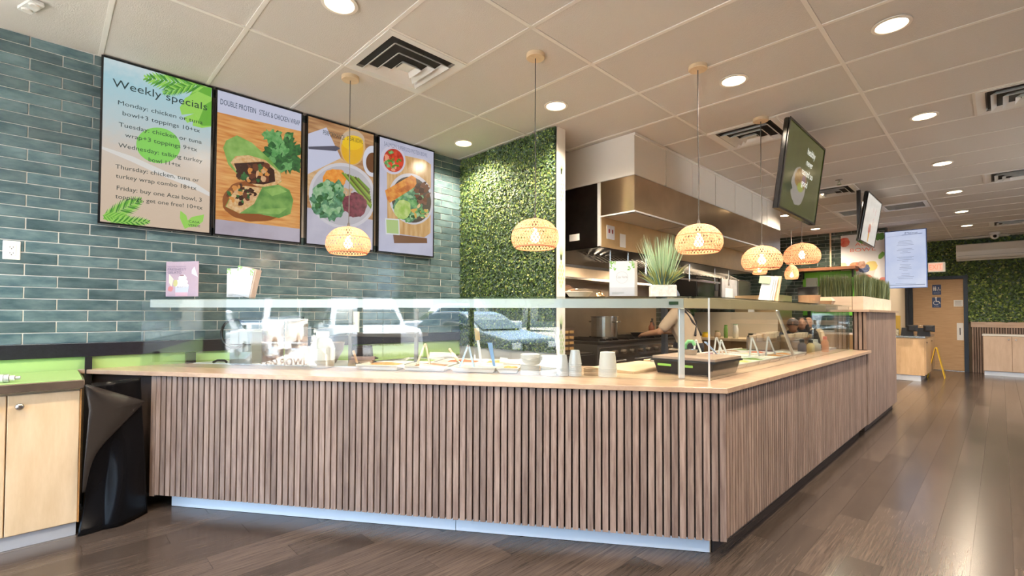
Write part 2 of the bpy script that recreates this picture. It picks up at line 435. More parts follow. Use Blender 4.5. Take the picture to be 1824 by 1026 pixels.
# pale green pineapple decal on the white edge of the partition
dm = mat('decal_green', (.50,.64,.34), .6)
mb = MB()
def decal_poly(pts): mb.add([(0, y, z) for y, z in pts], [tuple(range(len(pts)))])
for zc in (2.42, 1.62, .98):
    for r in range(7):
        hw = .05*math.sqrt(max(0, 1-((r-3)/3.7)**2))
        for q in range(-1, 2):
            yy = q*.034+(r % 2)*.017
            if abs(yy) < hw: decal_poly([(yy-.013, zc+r*.036-.11), (yy, zc+r*.036-.132), (yy+.013, zc+r*.036-.11), (yy, zc+r*.036-.088)])
    for a in (-.8,-.4,0,.4,.8):
        decal_poly([(-.008, zc+.13), (.008, zc+.13), (math.sin(a)*.05+.002, zc+.16+math.cos(a)*.13)])
dc = mb.build('wall_decal', dm, wp); dc.location = (-2.828, 3.395, 0)
# ================================================================== CEILING FIXTURES
M_lens = mat('downlight_lens', (1,.93,.82), .4, emit=5, ecol=(1,.80,.52))
M_trim = mat('downlight_trim', (.85,.80,.72), .4)
def recessed(x, y, label, tilt=0):
    t = thing('recessed_light', label, 'ceiling light', (x, y, ZC-.004), 0, 'recessed ceiling downlights')
    MB().lathe([(.098,0),(.098,-.006),(.08,-.008),(.078,-.001),(.078,0)], 32).build('trim_ring', M_trim, t, smooth=False)
    MB().lathe([(.078,-.004),(.0,-.004)], 28, cap0=False, cap1=False).build('lens', M_lens, t).location = (.025*tilt, .02*tilt, -.0015)
    l = bpy.data.lights.new('downlight', 'SPOT'); l.energy = 102; l.color = (1,.83,.64); l.spot_size = math.radians(150); l.spot_blend = .6; l.shadow_soft_size = .07
    lo = bpy.data.objects.new('downlight', l); COL.objects.link(lo); lo.parent = t; lo.location = (0,0,-.03)
for x, y, lb in ((-2.55,1.14,'large round downlight at the top edge beside the square air diffuser'),
    (-2.55,2.99,'round downlight in front of the hedge partition'), (-3.77,2.99,'small round downlight above the corner where tiles meet hedge'),
    (-1.35,3.59,'round downlight beside the pendant canopy over counter corner'), (-.43,3.56,'nearest round downlight of the aisle row'),
    (-.44,5.40,'second round downlight of the aisle row, beside the square diffuser'), (-.44,7.23,'third round downlight of the aisle row'),
    (-.43,9.01,'fourth round downlight of the aisle row'), (-.43,10.8,'fifth round downlight of the aisle row'), (-.43,12.54,'farthest round downlight of the aisle row, near the dome camera'),
    (-2.56,10.95,'round downlight before the dark tiled kitchen wall'), (-2.58,9.11,'small round downlight behind the hood soffit'), (-1.8,7.9,'round downlight hidden behind the green television')):  # last entry is an added unseen lamp brightening the kitchen side
    recessed(x, y, lb)
# unseen downlights added over the dining room, out of frame
for x, y, lb in ((1.4,1.2,'nearest the storefront'),(1.4,3.56,'level with the counter corner'),(1.4,7.2,'level with the slatted pedestal'),(1.4,10.8,'level with the menu display'),(-.43,1.2,'above the photographer'),(-2.55,-.8,'by the tiled wall near the storefront'),(-.43,-.8,'just inside the storefront')):
    recessed(x, y, 'round downlight out of frame over the dining area, '+lb)

# square four-way diffusers
def diffuser(x, y, label):
    t = thing('air_diffuser', label, 'air vent', (x+T/2, y+T/2, ZC), 0, 'square ceiling air diffusers')
    def ring(a, b, z0, z1, z2):   # sloping square louvre: outer half-size a at z0, inner b at z1, lip thickness
        mb = MB(); e = .004
        A = [(-a,-a),(a,-a),(a,a),(-a,a)]; B = [(-b,-b),(b,-b),(b,b),(-b,b)]
        vs = [(p[0],p[1],z0) for p in A]+[(p[0],p[1],z1) for p in B]+[(p[0],p[1],z0+z2) for p in A]+[(p[0],p[1],z1+z2) for p in B]
        fs = []
        for i in range(4):
            j = (i+1) % 4; fs += [(i,j,4+j,4+i), (8+i,12+i,12+j,8+j), (i,8+i,8+j,j), (4+i,4+j,12+j,12+i)]
        return mb.add(vs, fs)
    ring(.30, .245, -.008, -.002, .01).build('outer_frame', M_plast, t)
    ring(.245, .235, -.002, .010, .002).build('neck', mat('vent_neck', (.22,.20,.18), .7), t)
    MB().box(-.25,-.25,.0135,.25,.25,.0185).build('duct', mat('vent_dark', (.03,.028,.025), .8), t)
    for a, b, z in ((.215,.182,-.014), (.148,.115,-.024), (.080,.05,-.032)):
        ring(a, b, z-.012, z+.016, .003).build('louvre', M_plast, t)
    MB().box(-.045,-.045,-.024,.045,.045,-.018).build('centre_plate', M_plast, t)
for c, r, h, lb in ((0,2,0,'large white square air diffuser beside the first pendant canopy'), (1,7,0,'square air diffuser in front of the hood soffit, behind the green television'),
    (2,8,1,'square air diffuser at the right edge, nearest over the aisle'), (2,13,1,'square air diffuser at right edge, midway along the aisle'),
    (1,12,0,'square air diffuser between the two hanging televisions'), (2,20,1,'farthest square air diffuser, above the wall air conditioner')):
    diffuser(X0+c*2*T+h*T, Y0+r*T, lb)
def grille(x, y, label):
    t = thing('return_grille', label, 'air vent', (x, y, ZC), 0, 'slotted return air grilles')
    mb = MB().box(.02,.02,-.006,T-.02,.07,.004).box(.02,T-.07,-.006,T-.02,T-.02,.004).box(.02,.07,-.006,.07,T-.07,.004).box(T-.07,.07,-.006,T-.02,T-.07,.004)
    mb.build('frame', M_plast, t)
    MB().box(.03,.03,.0135,T-.03,T-.03,.0185).build('duct', mat('vent_dark', (.03,.028,.025), .8), t)
    for k in range(7): MB().cbox((T/2, .11+k*.065, .004), T-.14, .022, .003, 0, .6).build('slat', M_plast, t)
grille(X0+2*T+T, Y0+15*T, 'slotted return air grille right of the small television')
grille(X0+2*T, Y0+15*T, 'slotted return air grille left of the small television')
# sprinkler, emergency beacon, dome camera
t = thing('sprinkler_head', 'chrome fire sprinkler head hanging below ceiling beside television', 'sprinkler', (-1.42, 7.21, ZC))
MB().lathe([(.04,0),(.04,-.006),(.012,-.012),(.012,-.035)], 16).build('escutcheon', M_steel, t)
MB().box(-.016,-.003,-.06,-.012,.003,-.03).box(.012,-.003,-.06,.016,.003,-.03).build('frame_arm', M_steel, t)
MB().lathe([(.026,-.064),(.026,-.06)], 16).build('deflector', M_steel, t)
t = thing('ceiling_alarm', 'small white two-lamp alarm fixture on ceiling above outlet', 'alarm', (-3.78, -.09, ZC), .35)
MB().bbox(-.085,-.03,-.022,.085,.03,0,.006).build('base_plate', M_plast, t)
for s in (-1, 1): MB().lathe([(.022,-.03),(.026,-.02)], 16, (s*.045,0,0)).build('lamp_eye', M_white, t)
t = thing('dome_camera', 'white security dome camera under ceiling above the air conditioner', 'camera', (-.07, 14.0, ZC))
MB().lathe([(.09,0),(.09,-.03),(.075,-.04)], 20).build('base', M_plast, t)
MB().ball((0,0,-.075), .07).build('eyeball', M_plast, t, smooth=True)
MB().ball((.005,-.05,-.085), .032).build('lens', M_blackg, t, smooth=True)
t = tag(MB().prism([(-.85,14.45),(.12,14.35),(.16,14.45),(.12,14.62),(-.45,14.7)], ZC-.03, ZC-.012).build('access_panel', M_plast), 'flat white curved cover on ceiling beside the dome camera', 'cover')

# ================================================================== PENDANTS
def wov(name, col):
    m = bpy.data.materials.new(name); m.use_nodes = True; t = m.node_tree; t.nodes.clear()
    o = t.nodes.new('ShaderNodeOutputMaterial'); mx = t.nodes.new('ShaderNodeMixShader'); d = t.nodes.new('ShaderNodeBsdfDiffuse'); tr = t.nodes.new('ShaderNodeBsdfTranslucent')
    d.inputs[0].default_value = (*col,1); tr.inputs[0].default_value = (*col,1); mx.inputs[0].default_value = .45
    t.links.new(d.outputs[0], mx.inputs[1]); t.links.new(tr.outputs[0], mx.inputs[2]); t.links.new(mx.outputs[0], o.inputs[0]); return m
M_bamboo = wov('bamboo_weave', (.80,.47,.31))
M_bulb = mat('warm_bulb', (1,.8,.5), .4, emit=22, ecol=(1,.74,.46))
M_cord = mat('grey_cord', (.09,.085,.08), .7)
def weave_mesh(prof, N, turn, wid, name):
    mb = MB()
    # arc-length resample
    def at_t(t):
        f = t*(len(prof)-1); i = min(int(f), len(prof)-2); a = f-i
        return prof[i][0]*(1-a)+prof[i+1][0]*a, prof[i][1]*(1-a)+prof[i+1][1]*a
    S = 16
    for s in (-1, 1):
        for k in range(N):
            a0 = 2*PI*k/N; pv = None
            for q in range(S+1):
                t = q/S; r, z = at_t(t); a = a0+s*turn*t; r2 = r+s*.0012+.0009*math.sin(q*PI+k*PI)
                hw = min(wid, PI*r/N*1.2)
                da = hw/max(r, .005)
                p = [(r2*math.cos(a-da), r2*math.sin(a-da), z), (r2*math.cos(a+da), r2*math.sin(a+da), z)]
                if pv: mb.add([pv[0], pv[1], p[1], p[0]], [(0,1,2,3)])
                pv = p
    # hoops
    for tt in (0, .015, .5, 1):
        r, z = at_t(tt); mb.tube([(r*math.cos(2*PI*i/36), r*math.sin(2*PI*i/36), z) for i in range(37)], .004, 5, cap=False)
    return mb.mesh(name, M_bamboo)
DOME = [(.128,0),(.142,.012),(.151,.03),(.156,.05),(.157,.07),(.154,.09),(.147,.11),(.135,.132),(.117,.153),(.094,.17),(.066,.183),(.036,.19),(.014,.192)]
EGG = [(.105,0),(.118,.03),(.126,.07),(.128,.11),(.122,.15),(.110,.19),(.092,.225),(.07,.255),(.046,.275),(.02,.285)]
dome_me = weave_mesh(DOME, 40, .95, .0047, 'woven_shade'); egg_me = weave_mesh(EGG, 32, 1.1, .0050, 'woven_shade_egg')
bulb_me = MB().lathe([(.012,.045),(.012,.025),(.02,.015),(.029,-.005),(.031,-.02),(.027,-.036),(.015,-.047),(0.001,-.05)], 14).mesh('bulb', M_bulb, True)
disc_me = MB().lathe([(.062,0),(.062,-.024),(.058,-.028)], 28).mesh('canopy', M_lwood)
wdisc_me = MB().lathe([(.05,0),(.05,-.012),(.02,-.02)], 24).mesh('canopy_white', M_plast)
def pendant(x, y, zb, label, kind='dome', sc_=1.0):
    t = thing('pendant_lamp', label, 'pendant lamp', (x, y, 0), 0, 'woven bamboo pendant lamps')
    me = dome_me if kind == 'dome' else egg_me; H = (DOME if kind == 'dome' else EGG)[-1][1]*sc_
    o = link_mesh('woven_shade', me, t, (0,0,zb)); o.scale = (sc_,)*3
    link_mesh('bulb', bulb_me, t, (0,0,zb+.085*sc_))
    l = bpy.data.lights.new('pendant_bulb', 'POINT'); l.energy = 2.0; l.color = (1,.70,.47); l.shadow_soft_size = .032
    lo = bpy.data.objects.new('pendant_bulb', l); COL.objects.link(lo); lo.parent = t; lo.location = (0,0,zb+.083*sc_)
    if kind == 'dome':
        MB().tube([(0,0,zb+.13),(0,0,zb+H-.01)], .018, 10).tube([(0,0,zb+H-.01),(0,0,zb+H+.03)], [.014,.007], 10).build('socket', M_cord, t)
        MB().tube([(0,0,zb+H+.02),(.003,.001,zb+H+.35),(-.002,0,(zb+ZC)/2+.2),(0,0,ZC-.02)], .0032, 6).build('cord', M_cord, t)
        link_mesh('canopy', disc_me, t, (0,0,ZC))
    else:
        MB().tube([(0,0,zb+.13),(0,0,zb+H)], .018, 10).build('socket', M_plast, t)
        MB().tube([(0,0,zb+H-.01),(0,0,ZC-.01)], .008, 6).build('rod', M_plast, t)
        link_mesh('canopy', wdisc_me, t, (0,0,ZC))
pendant(-3.302, 1.564, 1.686, 'woven bamboo dome pendant hanging in front of the menu screens')
pendant(-2.143, 2.304, 1.687, 'woven bamboo dome pendant hanging in front of the hedge panel')
pendant(-1.451, 3.217, 1.684, 'woven bamboo dome pendant over the counter corner beside grass plant')
pendant(-1.454, 4.472, 1.655, 'woven bamboo dome pendant second back along the side counter', sc_=1.04)
pendant(-1.460, 5.70, 1.80, 'woven bamboo dome pendant farthest back, below the green television', sc_=1.1)
pendant(-2.954, 8.97, 1.97, 'egg shaped woven pendant seen below the second side pendant', 'egg')
pendant(-2.954, 10.81, 1.985, 'egg shaped woven pendant on white rod before dark tiles', 'egg')

# ================================================================== SCREENS
import numpy as np
def homog(src):
    """crop-pixel quad (tl,tr,br,bl) -> unit square u right, v down"""
    A = []; B = []
    for (x, y), (u, v) in zip(src, ((0,0),(1,0),(1,1),(0,1))):
        A += [[x,y,1,0,0,0,-u*x,-u*y],[0,0,0,x,y,1,-v*x,-v*y]]; B += [u, v]
    h = np.linalg.solve(np.array(A, float), np.array(B, float))
    def f(p):
        w_ = h[6]*p[0]+h[7]*p[1]+1; return ((h[0]*p[0]+h[1]*p[1]+h[2])/w_, (h[3]*p[0]+h[4]*p[1]+h[5])/w_)
    return f
SCR = {}
def scr(name, c1, c2=None, scale=8, stretch=(1,1,1), e=.38, grad=None, detail=4):
    """lit display colour: glossy black face, emission from noise between two colours"""
    if name in SCR: return SCR[name]
    m, t, b = node_mat(name); SCR[name] = m
    b.inputs['Base Color'].default_value = (.01,.01,.01,1); b.inputs['Roughness'].default_value = .18
    b.inputs['Emission Strength'].default_value = e
    if c2 is None and grad is None: b.inputs['Emission Color'].default_value = (*c1, 1); return m
    tc = t.nodes.new('ShaderNodeTexCoord'); mp = t.nodes.new('ShaderNodeMapping'); mp.inputs['Scale'].default_value = stretch
    t.links.new(tc.outputs['Object'], mp.inputs[0])
    nz = t.nodes.new('ShaderNodeTexNoise'); nz.inputs['Scale'].default_value = scale; nz.inputs['Detail'].default_value = detail
    t.links.new(mp.outputs[0], nz.inputs['Vector'])
    cr = t.nodes.new('ShaderNodeValToRGB'); cr.color_ramp.elements[0].position = .35; cr.color_ramp.elements[1].position = .65
    if grad is None:
        cr.color_ramp.elements[0].color = (*c1,1); cr.color_ramp.elements[1].color = (*c2,1); t.links.new(nz.outputs['Fac'], cr.inputs[0])
    else:       # picture that changes from bottom to top of the display (height in metres, colour)
        sx = t.nodes.new('ShaderNodeSeparateXYZ'); t.links.new(tc.outputs['Object'], sx.inputs[0])
        ad = t.nodes.new('ShaderNodeMath'); ad.operation = 'MULTIPLY_ADD'; t.links.new(nz.outputs['Fac'], ad.inputs[0]); ad.inputs[1].default_value = .16
        t.links.new(sx.outputs[2], ad.inputs[2])
        mr = t.nodes.new('ShaderNodeMapRange'); mr.inputs['From Min'].default_value = .08; mr.inputs['From Max'].default_value = 1.22; t.links.new(ad.outputs[0], mr.inputs[0])
        while len(cr.color_ramp.elements) < len(grad): cr.color_ramp.elements.new(.5)
        for el, (p, c) in zip(cr.color_ramp.elements, grad): el.position = p; el.color = (*c,1)
        t.links.new(mr.outputs[0], cr.inputs[0])
    t.links.new(cr.outputs[0], b.inputs['Emission Color'])
    return m
def lettering(parent, items, m, name='lettering', y=-.004, off=(0,0)):
    """items: (string, x, z, height, width or None, align) in the parent's X-Z plane, facing -Y"""
    grp = None
    for it in items:
        mb = MB(); s, x, z, h, wd, al = it[:6]; rot = it[6] if len(it) > 6 else 0
        cu = bpy.data.curves.new('t', 'FONT'); cu.body = s; cu.size = h*1.38; cu.resolution_u = 3; cu.align_x = 'LEFT'
        ob = bpy.data.objects.new('t', cu); COL.objects.link(ob)
        dg = bpy.context.evaluated_depsgraph_get(); me = bpy.data.meshes.new_from_object(ob.evaluated_get(dg))
        vs = [v.co.copy() for v in me.vertices]
        x0 = min(v.x for v in vs); x1 = max(v.x for v in vs); k = wd/(x1-x0) if wd else 1
        W_ = (x1-x0)*k; sh = {'L': 0, 'C': -W_/2, 'R': -W_}[al]
        ca, sa = math.cos(rot), math.sin(rot)
        P = [((v.x-x0)*k+sh, v.y) for v in vs]
        mb.add([(x+off[0]+a*ca-b*sa, y, z+off[1]+a*sa+b*ca) for a, b in P], [tuple(p.vertices) for p in me.polygons])
        bpy.data.objects.remove(ob); bpy.data.curves.remove(cu); bpy.data.meshes.remove(me)
        grp = mb.build(name, m, parent)
    return grp
class Pic:
    """flat picture on a display: coloured shapes in unit coordinates (u right, v down)"""
    def __init__(s, W, H, q=None): s.W, s.H = W, H; s.mb = MB(); s.mats = []; s.y = -.001; s.h = homog(q) if q else (lambda p: p)
    def slot(s, m):
        if m not in s.mats: s.mats.append(m)
        s.mb.mi = s.mats.index(m)
    def uv(s, pts):
        return [(min(max(u,0),1)*s.W, (1-min(max(v,0),1))*s.H) for u, v in pts]
    def shape(s, pts, m, raw=False):
        if not raw: pts = [s.h(p) for p in pts]
        s.slot(m); s.y -= .00002; P = s.uv(pts); cx = sum(p[0] for p in P)/len(P); cz = sum(p[1] for p in P)/len(P)
        n = len(P)
        s.mb.add([(cx, s.y, cz)]+[(a, s.y, b) for a, b in P], [(0, 1+i, 1+(i+1) % n) for i in range(n)]); return s
    def blob(s, c, rx, ry, m, rough=0, n=40, rot=0, seed=1, raw=False):
        pts = []
        for i in range(n):
            a = 2*PI*i/n; k = 1+(rough*noise.noise(Vector((math.cos(a)*2.2+seed*5.3, math.sin(a)*2.2, seed))) +rough*.7*noise.noise(Vector((math.cos(a)*7+seed, math.sin(a)*7, seed*2)))if rough else 0)
            x, y = rx*k*math.cos(a), ry*k*math.sin(a)
            pts.append((c[0]+x*math.cos(rot)-y*math.sin(rot), c[1]+x*math.sin(rot)+y*math.cos(rot)))
        return s.shape(pts, m, raw)
    def bits(s, c, rx, ry, ms, n, size, seed=1, rough=.5):
        rg = random.Random(seed)
        for k in range(n):
            a = rg.uniform(0, 2*PI); r = math.sqrt(rg.random())
            s.blob((c[0]+rx*r*math.cos(a), c[1]+ry*r*math.sin(a)), size*rg.uniform(.6,1.3), size*rg.uniform(.4,1), rg.choice(ms), rough, 12, rg.uniform(0,3), seed+k)
        return s
    def frond(s, base, tip, wid, ms, n=16):
        bx, by = base; tx, ty = tip; dx, dy = tx-bx, ty-by; L = math.hypot(dx, dy); ux, uy = dx/L, dy/L
        for k in range(n):
            t = .08+.9*k/n
            for sd in (-1, 1):
                l = wid*math.sin(PI*min(1, t*.75+.22)); px_, py_ = bx+dx*t, by+dy*t
                ax, ay = ux*.75-sd*uy*.66, uy*.75+sd*ux*.66
                ex, ey = px_+ax*l, py_+ay*l; q = L*.022
                s.shape([(px_-ux*q, py_-uy*q), ((px_+ex)/2-ux*q*1.5, (py_+ey)/2-uy*q*1.5), (ex, ey), ((px_+ex)/2+ux*q*1.2, (py_+ey)/2+uy*q*1.2), (px_+ux*q, py_+uy*q)], ms[(k+(sd > 0)) % len(ms)])
        return s
    def build(s, parent, name='screen_picture'): return s.mb.build(name, s.mats, parent)
def menu_screen(y0, y1, z0, z1, label):
    W_, H_ = y1-y0, z1-z0
    t = thing('menu_screen', label, 'menu screen', (WX+.052, y0, z0), PI/2, 'menu screens on the tiled wall')
    b = .012
    MB().box(0,0,0,W_,.04,H_).build('case', M_blackg, t)
    mb = MB().box(0,-.004,0,b,0,H_).box(W_-b,-.004,0,W_,0,H_).box(b,-.004,0,W_-b,0,b).box(b,-.004,H_-b,W_-b,0,H_)
    mb.build('bezel', M_blackg, t)
    e = bpy.data.objects.new('display', None)
    return t, b, W_-2*b, H_-2*b
def place(o, b): o.location = (b, 0, b)
k_ = 1.012; ZS0, ZS1 = 1.842, 2.970
g1, g2, g3 = scr('palm_green',(.16,.50,.05)), scr('palm_lime',(.36,.74,.12)), scr('palm_deep',(.06,.30,.03))
ink = scr('screen_ink',(.02,.045,.045))
# --- screen 1: weekly specials
t, b, W_, H_ = menu_screen(.236, .885, ZS0, ZS1, 'menu screen reading Weekly specials with palm leaves on a beach')
p = Pic(W_, H_, [(38,36),(638,206),(613,1012),(18,966)])
p.shape([(0,0),(1,0),(1,1),(0,1)], scr('beach',(0,0,0), grad=[(0,(.72,.56,.42)),(.30,(.74,.60,.47)),(.45,(.70,.62,.54)),(.62,(.55,.66,.68)),(.85,(.42,.68,.76)),(1,(.70,.80,.82))], scale=26), True)
p.shape([(20,545),(200,600),(380,680),(540,740),(618,790),(618,812),(520,765),(360,705),(190,628),(20,560)], scr('foam',(.80,.78,.74)))
p.shape([(560,185),(640,206),(630,320),(560,330),(500,270)], g1)
for bs, tp, wd in (((640,205),(250,150),95), ((560,180),(360,240),60)): p.frond(bs, tp, wd, [g1,g2,g3])
p.shape([(640,260),(560,225),(490,265),(460,320),(470,360),(545,350),(480,375),(500,405),(560,385),(530,420),(580,432),(635,425)], g2)
p.shape([(640,280),(600,300),(560,400),(580,420),(635,420)], g1)
p.blob((340,535), 122, 100, scr('green_disc',(.26,.72,.12)), rot=.12)
p.frond((22,960),(255,835), 80, [g1,g2,g3]); p.frond((22,930),(200,960), 60, [g2,g1]); p.frond((60,970),(300,960), 55, [g2,g3])
p.shape([(478,990),(455,935),(458,895),(490,920),(498,950)], g2); p.shape([(478,995),(495,950),(520,928),(586,912),(580,950),(545,980),(500,985)], g2)
place(p.build(t), b)
def L(u0, u1, v, s, h=.030): return (s, u0*W_, (1-v)*H_, h, (u1-u0)*W_, 'L')
o = lettering(t, [L(.075,.955,.165,'Weekly specials',.056), L(.125,.91,.268,'Monday: chicken or tuna'), L(.165,.885,.328,'bowl+3 toppings 10+tx'),
    L(.135,.905,.402,'Tuesday: chicken or tuna'), L(.19,.86,.460,'wrap+3 toppings 9+tx'), L(.135,.915,.530,'Wednesday: talking turkey'), L(.40,.70,.585,'bowl 11+tx'),
    L(.115,.885,.665,'Thursday: chicken, tuna or'), L(.12,.86,.722,'turkey wrap combo 18+tx'), L(.13,.915,.795,'Friday: buy one Acai bowl, 3'), L(.12,.925,.848,'toppings, get one free! 10+tx'),
    L(.79,.90,.945,'CASA',.018), L(.785,.905,.970,'VERDE',.018)], ink, y=-.0062, off=(b,b))
# --- screen 2: wrap
t, b, W_, H_ = menu_screen(.90, 1.55, ZS0, ZS1, 'menu screen showing a halved green wrap with kale')
p = Pic(W_, H_, [(55,44),(563,184),(543,966),(32,926)])
p.shape([(0,0),(1,0),(1,1),(0,1)], scr('warm_board',(.62,.22,.045),(.86,.47,.16), 5, (1,1,9)), True)
p.shape([(0,0),(1,0),(1,.135),(0,.155)], scr('pale_lilac',(.62,.64,.80)), True)
p.shape([(0,.90),(1,.895),(1,1),(0,1)], scr('lilac_shade',(.42,.36,.42),(.55,.50,.58),3), True)
wg, wg2 = scr('wrap_green',(.16,.36,.06),(.36,.58,.16),9), scr('wrap_green_deep',(.09,.26,.05),(.24,.45,.11),12)
kd, kl = scr('kale_dark',(.015,.07,.025),(.05,.22,.05),30), scr('kale_light',(.07,.30,.07),(.25,.52,.20),26)
meat = [scr('meat_brown',(.16,.045,.02)), scr('meat_dark',(.05,.015,.01)), scr('chicken',(.72,.42,.22)), scr('orange_rice',(.72,.30,.07)), kd]
rice = scr('rice',(.66,.34,.11),(.85,.60,.33),40)
p.blob((455,420), 105, 125, kd, .5, 60, seed=2); p.blob((380,320), 55, 40, kl, .6, 30, seed=4); p.bits((455,420), 95, 115, [kl,kd,kl], 34, 24, 6)
p.blob((280,720), 200, 130, scr('wrap_shadow',(.30,.09,.02)), .1)
p.shape([(85,400),(105,355),(170,322),(260,365),(365,460),(432,540),(438,600),(380,636),(290,632),(190,585),(115,500)], wg)
p.shape([(130,490),(160,450),(240,442),(340,470),(430,545),(438,595),(390,634),(290,632),(200,590)], rice)
p.shape([(150,495),(230,488),(330,480),(395,530),(400,600),(330,620),(240,615),(180,570)], meat[1]); p.bits((275,550), 110, 60, meat, 46, 20, 11)
p.shape([(300,640),(420,618),(485,650),(508,710),(490,795),(420,822),(300,800),(180,800),(95,760),(130,690),(190,640)], wg2)
p.shape([(100,760),(140,680),(200,630),(320,640),(270,740),(180,800)], rice); p.bits((195,690), 85, 55, meat, 36, 18, 13)
p.shape([(330,650),(420,630),(470,660),(380,690)], wg); p.shape([(300,770),(470,760),(420,800),(290,795)], wg)
place(p.build(t), b)
o = lettering(t, [('DOUBLE PROTEIN', .03*W_, .905*H_, .044, .40*W_, 'L'), ('STEAK & CHICKEN WRAP', .47*W_, .905*H_, .044, .51*W_, 'L')], scr('ink_blue',(.03,.06,.10)), y=-.0062, off=(b,b))
# --- screen 3: performance bowl
t, b, W_, H_ = menu_screen(1.585, 2.225, ZS0, ZS1, 'menu screen with kale bowl and orange juice behind the first pendant')
p = Pic(W_, H_, [(55,28),(524,158),(496,970),(24,926)])
p.shape([(0,0),(1,0),(1,1),(0,1)], scr('brown_table',(.34,.15,.06),(.62,.36,.17), 4, (1,1,8)), True)
p.shape([(0,.72),(1,.74),(1,1),(0,1)], scr('linen',(.52,.50,.60),(.62,.60,.70),5), True)
p.shape([(0,.14),(.26,.05),(.48,.27),(0,.46)], scr('napkin',(.62,.64,.80)), True); p.shape([(50,245),(250,238),(282,255),(250,275),(52,262)], scr('fork',(.10,.10,.14)))
p.shape([(0,.46),(.48,.27),(1,.42),(1,.60),(0,.62)], scr('board',(.62,.36,.16),(.80,.56,.32),4,(1,1,7)), True)
p.blob((370,245), 92, 130, scr('juice_glass',(.72,.45,.20)), rot=0); p.blob((368,255), 80, 112, scr('juice',(.86,.48,.02)));  p.blob((372,195), 86, 66, scr('juice_rim',(.62,.48,.34))); p.blob((372,215), 76, 52, scr('juice_top',(.95,.62,.02)))
p.blob((510,345), 68, 110, scr('cup_white',(.72,.73,.82))); p.blob((512,355), 48, 72, scr('coffee',(.16,.06,.02)))
p.blob((290,590), 244, 230, scr('bowl_rim',(.68,.66,.70)), rot=.3); p.blob((290,590), 222, 208, scr('bowl_in',(.54,.52,.56)), rot=.3)
p.blob((235,470), 84, 70, scr('sweet_potato',(.80,.24,.02),(.95,.42,.08),30), .15)
k1, k2 = scr('kale_teal',(.04,.16,.07),(.16,.38,.22),26), scr('kale_pale',(.16,.40,.16),(.42,.62,.38),24)
p.blob((200,620), 130, 140, k1, .3, 50, seed=8); p.bits((195,620), 120, 125, [k1,k2,k2,kd], 60, 27, 15)
for i in range(7): p.shape([(285+i*18,430+i*6),(298+i*18,424+i*6),(500-i*2,650-i*18),(492-i*2,682-i*20)], scr('asparagus_%d' % (i % 3), ((.16,.30,.03),(.30,.42,.06),(.10,.10,.02))[i % 3]))
p.blob((375,655), 88, 88, scr('beet',(.10,.015,.03),(.30,.06,.10),22), .2, seed=3); p.bits((330,560), 25, 35, [scr('quinoa',(.60,.40,.22))], 12, 12, 4)
place(p.build(t), b)
o = lettering(t, [('PERFORMANCE', .21*W_, .885*H_, .042, .32*W_, 'L'), ('STEAK BOWL', .57*W_, .893*H_, .042, .25*W_, 'L')], ink, y=-.0062, off=(b,b))
# --- screen 4: salmon bowl
t, b, W_, H_ = menu_screen(2.265, 2.915, ZS0, ZS1, 'menu screen with salmon bowl, rightmost beside the hedge')
p = Pic(W_, H_, [(104,50),(514,164),(456,970),(42,926)])
p.shape([(0,0),(1,0),(1,1),(0,1)], scr('pale_cloth',(.52,.52,.66),(.60,.60,.74),4), True)
p.shape([(150,180),(170,170),(440,225),(488,260),(450,790),(400,825),(150,790),(120,760)], scr('serving_board',(.56,.30,.10),(.76,.50,.24),4,(7,1,1)))
p.shape([(160,800),(420,830),(420,868),(165,868)], scr('board_shadow',(.22,.10,.05)))
p.blob((196,228), 96, 112, scr('white_bowl',(.66,.63,.74))); p.blob((200,232), 78, 90, scr('salsa',(.42,.02,.01),(.74,.07,.03),26)); p.bits((200,232), 62, 75, [scr('tomato',(.80,.06,.02)),scr('tomato_pale',(.86,.34,.20)),kl,scr('basil',(.07,.30,.03))], 34, 16, 19)
p.blob((318,528), 172, 198, scr('bowl_rim',(.68,.66,.70)), rot=-.15); p.blob((318,534), 152, 178, scr('bowl_dark',(.08,.06,.05)), rot=-.15)
p.blob((290,560), 110, 140, k1, .3, 50, seed=9); p.bits((300,560), 110, 135, [kl,kd,k2], 44, 22, 23); p.bits((405,480), 50, 80, [meat[0],meat[1],scr('mushroom',(.22,.09,.06))], 26, 22, 29)
p.blob((245,610), 62, 78, scr('avocado',(.34,.55,.09),(.62,.74,.28),14), .12, rot=.3); p.bits((375,630), 60, 50, [scr('potato',(.72,.42,.09)),scr('potato_pale',(.80,.58,.28)),kl], 16, 21, 31)
p.shape([(118,465),(330,345),(362,365),(365,410),(345,440),(150,560),(130,530)], scr('salmon',(.62,.16,.02),(.88,.40,.07),18))
p.shape([(200,470),(290,420),(320,430),(300,470),(230,480)], scr('salmon_char',(.42,.09,.01),(.66,.20,.03),30))
p.shape([(106,678),(214,684),(210,808),(104,800)], scr('dish_white',(.76,.78,.80))); p.shape([(114,688),(206,694),(203,798),(112,791)], scr('green_sauce',(.46,.62,.24)))
place(p.build(t), b)
o = lettering(t, [('SALMON', .07*W_, .932*H_, .042, .22*W_, 'L'), ('SUPERFOOD PROTEIN BOWL', .31*W_, .932*H_, .042, .56*W_, 'L')], scr('ink_pale',(.22,.24,.34)), y=-.0062, off=(b,b))

